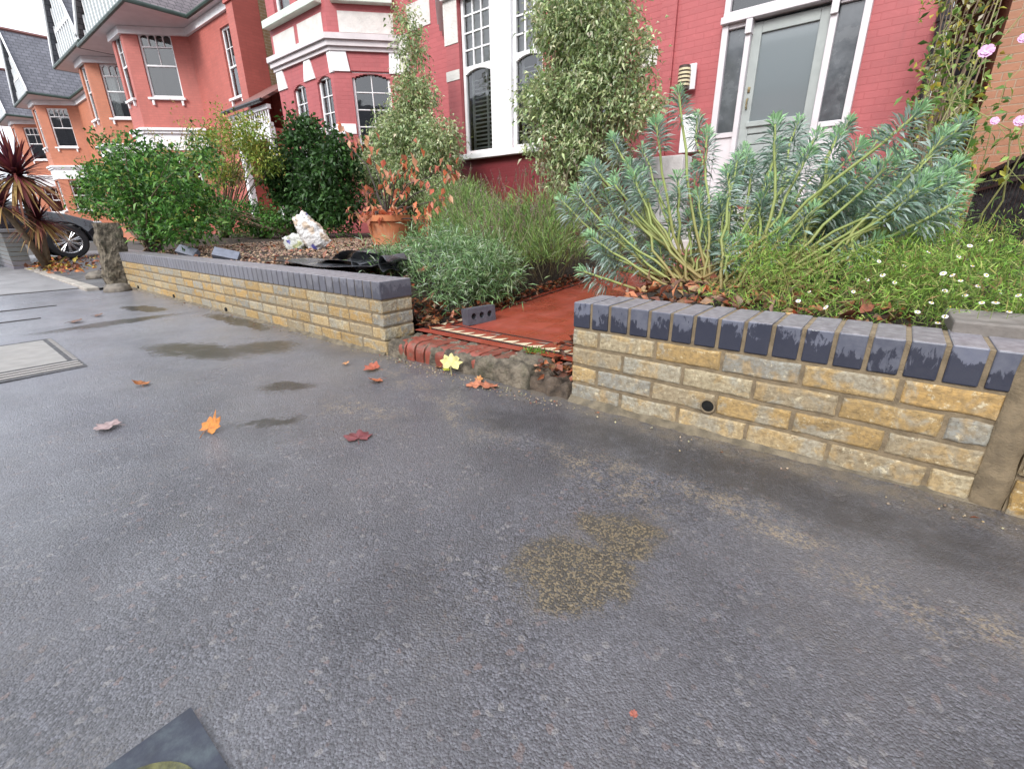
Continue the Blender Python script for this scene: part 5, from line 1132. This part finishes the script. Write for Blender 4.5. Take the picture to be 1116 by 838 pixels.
# rose / climber at the top right
def rose():
    Y0=2.0; b=atY(1048,262,Y0); b[2]=.38; e=empty('rose_bush',tuple(b)); tag(e,'loose climbing rose with yellow-green leaves and pale pink flowers at the right edge','rose bush')
    b=np.array(b); tips=[atY(u,v,Y)-b for u,v,Y in [(1075,55,2.0),(1112,15,2.1),(1020,35,2.2),(1035,90,2.0),(1085,130,1.9),(1112,135,1.8),(1100,90,2.0),(1060,60,2.2),(1010,100,1.9),(1095,-20,2.1),(1055,150,1.8),(1045,20,2.3),(1025,70,2.3)]]
    m=MB(); P=[];D=[]
    for t_ in tips:
        off=rng.normal(size=3)*.08; pts=[np.array([rng.normal()*.03,rng.normal()*.03,-.03])]
        for k in range(1,8): f=k/7; pts.append(t_*f+off*math.sin(f*3.14)+rng.normal(size=3)*.012)
        m.tube(pts,[.005-.0035*k/7 for k in range(8)],5,(.27,.27,.10))
        for k in range(30):
            i=rng.integers(3,8); pp=pts[i]*1.0+rng.normal(size=3)*.055; P.append(pp);D.append(rng.normal(size=3)+[0,0,-.1])
            if k%4==0: m.tube([pts[i],pp],.0012,4,(.25,.28,.09))
    for k in range(110):
        c=atY(rng.uniform(1000,1045),rng.uniform(40,130),2.3)-b; P.append(c+rng.normal(size=3)*.05);D.append(rng.normal(size=3))
    m.build('stem',STEM,e); n=len(P)
    leafmesh('foliage',P,D,rng.uniform(.03,.055,n),rng.uniform(.018,.028,n),pal([(.13,.24,.05),(.24,.34,.08),(.42,.40,.06),(.08,.15,.04)],n,[.35,.3,.15,.2]),LEAF,e)
    for u,v,Y,R in [(1075,56,1.9,.030),(1084,132,1.8,.018),(1112,132,1.8,.024),(1116,42,1.95,.022)]:
        p=atY(u,v,Y)-b; m=MB(); nn=nrm(np.array([rng.normal()*.3,-1,.35])); s1=nrm(np.cross(nn,[0,0,1])); s2=np.cross(nn,s1)
        for ring,(cnt,rr,lift) in enumerate([(6,1,.0),(5,.7,.35),(4,.4,.6)]):
            for k in range(cnt):
                a=2*math.pi*(k+.5*ring)/cnt; rd=s1*math.cos(a)+s2*math.sin(a); td=-s1*math.sin(a)+s2*math.cos(a); q=R*rr
                V=[p,p+rd*q*.5+td*q*.5+nn*q*lift*.5,p+rd*q*.95+td*q*.35+nn*q*(lift+.05),p+rd*q+nn*q*(lift+.15),p+rd*q*.95-td*q*.35+nn*q*(lift+.05),p+rd*q*.5-td*q*.5+nn*q*lift*.5]
                m.add(V,[(0,1,2,3),(0,3,4,5)],(.72,.40+.04*ring,.66))
        m.build('flower',simple('pink_petal',(1,1,1),.6,.08,useattr=True),e)
rose()
shrub('purple_aster_plant','sprawling plant with small mauve flowers in front of the black railing','plant',(2.45,2.3,.38),[(2.08,2.2,.62,.25,.3,.20),(2.2,1.6,.50,.25,.3,.12)],220,12,.05,.045,.010,[(.13,.22,.06),(.20,.30,.10),(.30,.22,.34),(.09,.14,.05),(.40,.28,.42)],[.34,.28,.08,.2,.1],mat=LEAFM,stems=50,r0=.003,scol=(.25,.26,.12))
shrub('yellow_leaved_shrub','yellow-green shrub in the dark gap between the drainpipe and orange brick house','shrub',(2.2,4.6,.38),[(2.25,4.9,1.9,.22,.35,.5),(2.2,4.9,2.8,.3,.35,.5),(2.15,4.9,1.3,.2,.3,.4)],120,12,.06,.06,.03,[(.24,.30,.06),(.42,.38,.07),(.14,.20,.06),(.5,.52,.32)],stems=25)
shrub('low_green_shrub','low green shrub filling the bed under the variegated shrub beside the white window','shrub',(-2.6,3.2,.44),[(-3.2,3.3,.62,.5,.4,.18),(-2.3,3.2,.66,.5,.4,.2),(-1.2,3.3,.65,.5,.4,.2),(-.3,3.2,.62,.3,.4,.2)],420,12,.06,.055,.02,[(.10,.17,.05),(.16,.24,.08),(.07,.11,.035),(.24,.20,.08)],stems=40,mat=LEAFM)
shrub('green_bush','leafy green bush below the euphorbia heads in front of the door steps','bush',(1.5,2.6,.38),[(1.2,2.6,.62,.4,.4,.22),(1.8,2.6,.66,.4,.4,.25),(2.1,3.2,.7,.4,.4,.3)],300,12,.06,.05,.02,[(.10,.17,.06),(.15,.22,.10),(.07,.11,.04),(.20,.26,.12)],stems=40,mat=LEAFM)
for X,Yt,hh,lab in ((-17,-11,7.5,'leftmost street tree on the far side of the road'),(-8,-11.3,8.5,'second street tree on the far side of the road'),(1.5,-11,7,'third street tree on the far side of the road')):
    e=empty('street_tree',(X,Yt,0)); tag(e,lab,'tree'); m=MB(); m.tube([(0,0,-.1),(.1,0,hh*.3),(0,.1,hh*.7)],[.22,.17,.08],10,(.10,.08,.06)); m.build('trunk',BARK,e,smooth=True)
    P,D,cc=lobes_pts([(0,0,hh*.65,2.2,2.2,hh*.28),(.8,.4,hh*.5,1.6,1.6,1.2),(-.9,0,hh*.55,1.5,1.5,1.3)],450,9,.25,.4); leafmesh('crown',P,D,.22,.16,pal([(.05,.09,.02),(.08,.12,.03),(.18,.14,.03)],len(P)),LEAF,e)
ot=empty('opposite_terrace',(0,-20,0)); tag(ot,'plain row of brick houses on the far side of the road','building')
m=MB(); m.box(-40,30,-8,0,-.1,7.5); m.build('wall',REDH,ot); m=MB(); roof_gable_x(m,-40.2,30.2,-8.4,.4,7.5,3.5); m.build('roof',SLATE,ot)
# ------------------------------------------------------------ loose things
# plastic sacks
def sack(base,size,rz,tilt,label,cols):
    V=[];Fc=[];C=[];n1,n2=34,40
    for i in range(n1+1):
        v=-1+2*i/n1
        for k in range(n2):
            a=2*math.pi*k/n2; x=math.cos(a);y=math.sin(a)
            pin=(1-abs(v)**2.4); taper=1-.45*max(0,v)
            q=1+.10*noise.noise(Vector((x*2.2,y*2.2,v*3+size[2]*9)))
            cr=.035*abs(noise.noise(Vector((x*3+v*5,y*3,v*6))))+.02*abs(noise.noise(Vector((x*9,y*9,v*14))))
            V.append((math.copysign(abs(x)**.8,x)*size[0]*taper*q-cr*x,math.copysign(abs(y)**.9,y)*(size[1]*pin**.6*q+.004)-cr*y,(v+1)/2*size[2]+.03*noise.noise(Vector((x*2,v*2,4)))))
            w=noise.noise(Vector((x*1.3+3,y*1.3,v*2.0+size[0]*20))); C.append((.09,.09,.33) if w>.46 else cols[0] if noise.noise(Vector((x*1.5,y*2,v*2)))>-.22 else cols[1])
    for i in range(n1):
        for k in range(n2): Fc.append((i*n2+k,i*n2+(k+1)%n2,(i+1)*n2+(k+1)%n2,(i+1)*n2+k))
    m=MB(); m.add(V,Fc); m.c=C; o=m.build('plastic_sack',simple('sack_plastic',(1,1,1),.32,.08,9,.7,22,.03,useattr=True),smooth=True)
    o.location=base; o.rotation_euler=(tilt[0],tilt[1],rz); tag(o,label,'sack',"crumpled plastic sacks on the gravel"); return o
sp=CAM+ray(345,272)*5.0; s2p=CAM+ray(325,274)*5.0
sack((sp[0]+.12,sp[1],sp[2]+.02),(.14,.07,.40),.7,(0,-.55,),'upright crumpled white sack with beige and blue print leaning on the other sack',[(.72,.71,.70),(.55,.44,.34)])
sack((s2p[0]-.13,s2p[1]-.06,s2p[2]+.04),(.11,.07,.32),.7,(.2,1.25),'flatter white and yellowish sack lying on the gravel under the upright sack',[(.62,.64,.60),(.45,.48,.25)])
# black plastic sheet (damp proof roll) behind the coping
def dpm():
    e=empty('plastic_sheeting',(-.6,.33,.41)); tag(e,'curled black plastic sheeting lying behind the coping of the long wall','plastic sheet')
    def strip(name,pts,w0,w1,lw,cl=(0,0,0)):
        m=MB(); V=[];Fc=[]; n=len(pts);K=8
        for i,p in enumerate(pts):
            p=np.array(p,float); t_=np.array(pts[min(i+1,n-1)],float)-np.array(pts[max(i-1,0)],float); t_=nrm(t_)
            for k in range(K+1):
                f=k/K-.5; s=np.array([lw[0],lw[1],0])*(w0+(w1-w0)*i/(n-1))*f
                V.append(p+s+np.array([0,0,.012*math.sin(i*1.7+k)+.01*noise.noise(Vector((i,k,2)))]))
        m1=K+1
        for i in range(n-1):
            for k in range(K): Fc.append((i*m1+k,i*m1+k+1,(i+1)*m1+k+1,(i+1)*m1+k))
        m.add(V,Fc); o=m.build(name,RUB,e,smooth=True); sol=o.modifiers.new('t','SOLIDIFY'); sol.thickness=.004; su=o.modifiers.new('s','SUBSURF'); su.levels=2; su.render_levels=2
    # flat part, raised fold and a rolled end
    strip('flat_sheet',[(-1.25,.02,.0),(-.9,.04,.025),(-.6,.05,.02),(-.3,.05,.015),(.0,.08,.02),(.25,.1,.03)],.30,.42,(.1,1))
    roll=[]
    for k in range(15):
        a=k/14*4.9; r=.055-.0012*k; roll.append((.05+.22*0+r*math.cos(a+1.5)+.0,.06,.055+r*math.sin(a+1.5)))
    strip('rolled_edge',[(-.55,.10,.02),(-.30,.08,.05)]+roll[::-1][:14],.28,.28,(.15,1))
    strip('folded_flap',[(-.62,.22,.02),(-.45,.22,.09),(-.25,.22,.115),(-.08,.20,.095),(-.02,.20,.055),(-.12,.2,.03)],.16,.2,(.3,1))
    r2=[(.32+.05*math.cos(a)+.0,.0,.06+.045*math.sin(a)) for a in [k*.5 for k in range(11)]]
    strip('rolled_end',[(.1,.02,.02)]+r2,.2,.2,(-.25,1))
    strip('back_flap',[(-.2,.5,.02),(-.05,.52,.08),(.1,.5,.10),(.22,.46,.05),(.27,.4,.0)],.25,.3,(.4,1))
    e.location=(-.62,.34,.405)
dpm()
EB2=simple('blue_brick_loose',(.15,.165,.21),.5,.15,25,.3,120,.002)
for (u,v,rz,lab) in [(205,275,.5,'tilted blue-grey brick lying behind the coping under the green bush'),(247,279,.9,'second blue-grey brick leaning behind the coping, nearer the gravel')]:
    p=atY(u,v,.36); m=MB(); m.box(-.11,.11,-.05,.05,-.03,.035); o=m.build('loose_brick',EB2,bevel=.004); o.location=(p[0],.36,.415); o.rotation_euler=(.75,.25,rz); tag(o,lab,'brick','loose blue bricks behind the long wall')
# access covers
def cover():
    e=empty('access_cover',(-1.75,-1.24,.0)); tag(e,'pale concrete access cover with dark toothed metal frame in the pavement','access cover')
    cs=[atZ(50,371,0),atZ(92,402,0),atZ(0,411.5,0)]; A_,B_=np.array([-2.12,-1.08]),np.array([-1.10,-1.08]); 
    o=np.array([-1.75,-1.24])
    x0,x1,y0,y1=-.40,.64,-.42,.155
    m=MB(); m.box(x0,x1,y0,y1,-.03,.006); m.build('frame',simple('cover_iron',(.035,.033,.035),.5,.3,20,.4,80,.003),e)
    m=MB(); m.box(x0+.05,x1-.22,y0+.045,y1-.045,-.02,.008); m.build('lid',simple('cover_concrete',(.27,.26,.245),.7,.12,14,.5,90,.003,dirt=.2),e)
    m=MB()
    for k in range(3): m.box(x1-.18+k*.055,x1-.155+k*.055,y0+.01,y1-.01,-.02,.009)
    n=22
    for k in range(n):
        xx=x0+.03+(x1-x0-.24)*k/n; m.box(xx,xx+.018,y0+.002,y0+.022,-.02,.007); m.box(xx,xx+.018,y1-.022,y1-.002,-.02,.007)
    m.build('frame_teeth',simple('pale_dust',(.33,.31,.29),.8,.1),e)
cover()
sc_=empty('stopcock_cover',(1.49,-1.50,0)); a0=atZ(208,780,0);a1=atZ(128,838,0);a2=atZ(243,838,0)
d1=nrm(a1-a0);d2=nrm(a2-a0)
sc_.location=(a0[0],a0[1],0); tag(sc_,'corner of a dark plastic stopcock cover with green ring, set in the pavement','cover')
m=MB(); e1=d1*.22;e2=d2*.22; m.add([(0,0,.012),tuple(e1+[0,0,.012]),tuple(e1+e2+[0,0,.012]),tuple(e2+[0,0,.012]),(0,0,-.03),tuple(e1+[0,0,-.03]),tuple(e1+e2+[0,0,-.03]),tuple(e2+[0,0,-.03])],[(0,3,2,1)[::-1],(0,1,5,4),(1,2,6,5),(2,3,7,6),(3,0,4,7)])
m.build('plate',simple('slate_plastic',(.02,.024,.038),.4,.25,30,.4,90,.002,dirt=.8,dirtcol=(.07,.09,.10)),sc_,bevel=.004)
m=MB(); c_=(e1+e2)/2; m.lathe([(.068,.0145),(.085,.0145)],40,tuple(c_)); m.build('ring_mark',simple('mossy_ring',(.10,.10,.04),.8,.6,60,.8,90,.003,dirt=.6,dirtcol=(.05,.06,.07)),sc_)
m=MB(); m.lathe([(0,.0142),(.066,.0142)],30,tuple(c_)); m.build('lid',simple('grey_green_lid',(.10,.12,.12),.5,.4,40,.4,90,.002),sc_)
# fallen leaves
def maple(scale,rz,col,loc_,label,curl=.25,lobes=5,tilt=(0,0),yellow=False,mat=None,group=None,cup=None):
    out=[]; spec=[(0,1.0),(.62,.86),(1.22,.55)]
    angs=[]
    pts=[(0,-.15)]
    def pol(a,r): return (r*math.sin(a),r*math.cos(a))
    prof=[(-2.6,.34),(-2.1,.60),(-1.8,.60),(-1.5,.66),(-1.25,.90),(-1.08,.82),(-.9,.72),(-.76,.84),(-.58,.98),(-.42,.84),(-.28,.72),(-.16,.86),(0,1.05)]
    prof=prof+[(-a,r) for a,r in prof[-2::-1]]
    m=MB(); V=[(0,0,0)]; rs=random.Random(hash(label)%999)
    for ring in (.5,1.0):
        for a,r in prof:
            r2=r*ring*(1+rs.uniform(-.08,.08)); x,y=pol(a,r2); z=curl*(r2**2)*(.5+.9*math.sin(a*1.6+rz*3))+.07*math.sin(a*5+rz)*r2; V.append((x,y,z*1.0))
    n=len(prof); F_=[(0,1+i,2+i) for i in range(n-1)]+[(1+i,1+n+i,2+n+i,2+i) for i in range(n-1)]
    scale*=1.25; V=[(x*scale,y*scale,z*scale) for x,y,z in V]
    m.add(V,[f[::-1] for f in F_],col)
    m.tube([(0,0,0),(0.02*scale,-.45*scale,.05*scale),(.1*scale,-.9*scale,.0)],.02*scale,5,tuple(c*.7 for c in col))
    mm=min(v[2] for v in V)
    o=m.build('fallen_leaf',mat or LEAFL,smooth=False); o.location=(loc_[0],loc_[1],loc_[2]-mm*.6+.004); o.rotation_euler=(tilt[0],tilt[1],rz)
    sol=o.modifiers.new('t','SOLIDIFY'); sol.thickness=.0008
    tag(o,label,'leaf',group); return o
LEAFL=simple('dead_leaf',(1,1,1),.5,.45,45,.6,90,.003,useattr=True,dirt=.55,dirtcol=(.10,.05,.025))
def G(u,v): p=atZ(u,v,0); return (p[0],p[1],.004)
ORL=(.50,.16,.035); RDL=(.22,.05,.05)
maple(.042,.4,(.62,.22,.03),G(228,470),'curled bright orange maple leaf on the open pavement left of the red leaf',.45,tilt=(.35,.1))
maple(.034,1.4,(.45,.15,.03),G(155,421),'small orange-brown leaf on the pavement nearest the access cover',.4,tilt=(.2,.2))
maple(.045,2.2,(.42,.30,.29),G(122,466),'flat pale pinkish wet leaf pressed on the pavement',.03)
maple(.045,.9,(.20,.045,.05),G(391,480),'dark red-pink wet leaf pressed on the pavement',.06)
maple(.045,1.9,(.42,.10,.05),G(408,404),'larger rust-orange leaf just in front of the long wall end',.3,tilt=(.1,0))
maple(.036,2.8,(.50,.15,.06),G(413,416),'smaller rust-orange leaf below the larger one by the long wall end',.3)
maple(.020,.2,(.58,.27,.11),G(376,398),'tiny tan leaf lying near the base of the long wall',.3)
y0=G(497,408); maple(.050,.75,(.78,.70,.27),(y0[0],y0[1]-.03,.05),'big pale yellow maple leaf leaning against the red step',.10,tilt=(.75,.1))
maple(.018,.7,(.42,.42,.03),(y0[0]-.055,y0[1]-.01,.01),'tiny green-yellow leaf touching the big yellow leaf',.3)
maple(.038,.3,(.50,.18,.09),G(515,423),'left of the two brown-orange leaves below the red step',.3)
maple(.045,1.1,(.48,.17,.09),G(534,424),'right of the two brown-orange leaves below the red step',.25)
maple(.022,2.0,(.60,.26,.08),G(524,416),'small orange leaf at the foot of the red step right of the yellow leaf',.4)
maple(.022,2.9,(.55,.24,.10),G(480,402),'small tan leaf against the step left of the yellow leaf',.4)
maple(.04,.3,(.20,.10,.06),G(105,345),'brown leaf in the pavement crack near the gatepost',.2)
maple(.05,.3,(.18,.09,.06),G(80,352),'dark brown leaf lying by the long dark pavement stain',.2)
maple(.0065,.3,(.4,.12,.08),G(690,783),'tiny red leaf scrap on the bare pavement at the bottom of the picture',.2)
# leaf litter (uncountable)
def litter(label,pts,size,cols,name='leaf_litter'):
    P=np.array(pts,float); n=len(P); D=rng.normal(size=(n,3)); D[:,2]*=.35
    o=leafmesh(name,P,D,size*rng.uniform(.5,1.3,n),size*.55*rng.uniform(.6,1.2,n),pal(cols,n,j=.25),LEAFL,fold=.35,droop=-.1); tag(o,label,'leaf litter',kind='stuff'); return o
BRN=[(.34,.09,.035),(.22,.07,.035),(.42,.15,.06),(.14,.06,.035),(.30,.18,.09)]
pts=[]
for k in range(620):
    y=rng.uniform(.25,2.6); x=-.04+rng.normal()*.05+ (.03 if y<1 else 0); pts.append((x,y,.115+.05*max(0,y-.6)+abs(rng.normal())*.018))
for k in range(140): pts.append((1.06+rng.normal()*.05,rng.uniform(.25,.7),.12+abs(rng.normal())*.03))
for k in range(120): pts.append((rng.uniform(.95,1.16),rng.uniform(.05,.28),.07+abs(rng.normal())*.02))
for k in range(260): pts.append((rng.uniform(-.3,-.02),rng.uniform(.22,.5),.25+abs(rng.normal())*.05-.1))
litter('brown and orange dead leaves along both edges of the red tiled path',pts,.05,BRN)
pts=[]
for k in range(260): q=rng.normal(size=2); pts.append((-9.0+q[0]*.7,-.05+q[1]*.13,.045))
for k in range(160): pts.append((rng.uniform(-10,-6),rng.uniform(-.1,.9),.08+.09*0.6+.0))
litter('orange and yellow fallen leaves around the cordyline and driveway edge',pts,.10,[(.55,.20,.05),(.45,.12,.05),(.62,.45,.08),(.30,.12,.06)])
pts=[]
for k in range(420): x=rng.uniform(-4.6,-.2);y=rng.uniform(.3,3.2); pts.append((x,y,gz(x,y)+.012))
litter('dead leaves scattered over the gravel bed behind the long wall',pts,.06,BRN)
pts=[(rng.uniform(1.15,2.2),rng.uniform(.28,1.1),.365+abs(rng.normal())*.02) for k in range(420)]
litter('brown dead leaves under the euphorbia stems behind the short wall',pts,.06,BRN+[(.30,.18,.12)])
pts=[(rng.uniform(.0,1.2),-.03-abs(rng.normal())*.035,.008+abs(rng.normal())*.003) for k in range(26)]+[(rng.uniform(-4.5,2.4),-.03-abs(rng.normal())*.03,.008) for k in range(40)]
litter('small broken brown leaf scraps along the foot of the walls and step',pts,.016,BRN)
# gravel
def gravel():
    V=[];Fc=[];C=[]; n=9000; xs=rng.uniform(-5.2,-.25,n); ys=rng.uniform(.24,3.6,n); 
    octv=np.array([(1,0,0),(-1,0,0),(0,1,0),(0,-1,0),(0,0,1),(0,0,-1)],float); octf=np.array([(0,2,4),(2,1,4),(1,3,4),(3,0,4),(2,0,5),(1,2,5),(3,1,5),(0,3,5)])
    zs=np.array([gz(a,b) for a,b in zip(xs,ys)]); s=rng.uniform(.009,.019,n)
    off=octv[None]*(s[:,None,None]*rng.uniform(.6,1.3,(n,6,1))); a=rng.uniform(0,6.28,n); ca,sa=np.cos(a)[:,None],np.sin(a)[:,None]
    X=off[...,0]*ca-off[...,1]*sa; Y=off[...,0]*sa+off[...,1]*ca; off=np.stack([X,Y,off[...,2]*.7],-1)
    V=(np.stack([xs,ys,zs+s*.3],-1)[:,None]+off).reshape(-1,3); F_=(np.arange(n)[:,None,None]*6+octf[None]).reshape(-1,3)
    C=np.repeat(pal([(.30,.19,.12),(.22,.14,.09),(.38,.28,.19),(.16,.11,.08),(.34,.22,.16)],n,j=.2),6,axis=0)
    o=npmesh('gravel',V,F_,C,simple('gravel_stone',(1,1,1),.75,.15,60,useattr=True)); tag(o,'brown gravel covering the left garden bed','gravel',kind='stuff')
gravel()
# grit and small stones on the pavement by the step
def grit():
    n=500; xs=np.concatenate([rng.uniform(.0,1.2,300),rng.uniform(-4.5,2.6,200)]); ys=np.concatenate([-.02-abs(rng.normal(size=300))*.06,-.03-abs(rng.normal(size=200))*.03]); s=rng.uniform(.0015,.005,n)
    octv=np.array([(1,0,0),(-1,0,0),(0,1,0),(0,-1,0),(0,0,1),(0,0,-1)],float); octf=np.array([(0,2,4),(2,1,4),(1,3,4),(3,0,4),(2,0,5),(1,2,5),(3,1,5),(0,3,5)])
    V=(np.stack([xs,ys,.005+s*.3],-1)[:,None]+octv[None]*(s[:,None,None]*rng.uniform(.6,1.3,(n,6,1)))).reshape(-1,3); F_=(np.arange(n)[:,None,None]*6+octf[None]).reshape(-1,3)
    o=npmesh('grit',V,F_,np.repeat(pal([(.30,.24,.15),(.2,.17,.12),(.4,.34,.24)],n),6,axis=0),simple('grit_stone',(1,1,1),.8,.15,60,useattr=True)); tag(o,'loose mortar grit along the foot of the walls and step','grit',kind='stuff')
grit()
# small moss and weeds on the step
def weed(name,label,x,y,z,r,n,cols,L=.02):
    P=np.c_[rng.normal(size=n)*r,rng.normal(size=n)*r*.6,rng.uniform(0,.008,n)]; D=rng.normal(size=(n,3))*.6+[0,0,1]
    o=leafmesh(name,P,D,L*rng.uniform(.5,1.2,n),.006,pal(cols,n),LEAFM); o.location=(x,y,z); tag(o,label,'weed'); return o
q=atZ(583,384,.10); weed('small_weed','small bright green weed on the tile edge right of the step bricks',q[0],q[1],.10,.035,150,[(.16,.30,.05),(.10,.2,.04)])
q=atZ(572,416,.0); weed('small_weed','tiny green weed growing at the foot of the broken step corner',q[0],q[1],.005,.01,40,[(.12,.2,.05)],.03)
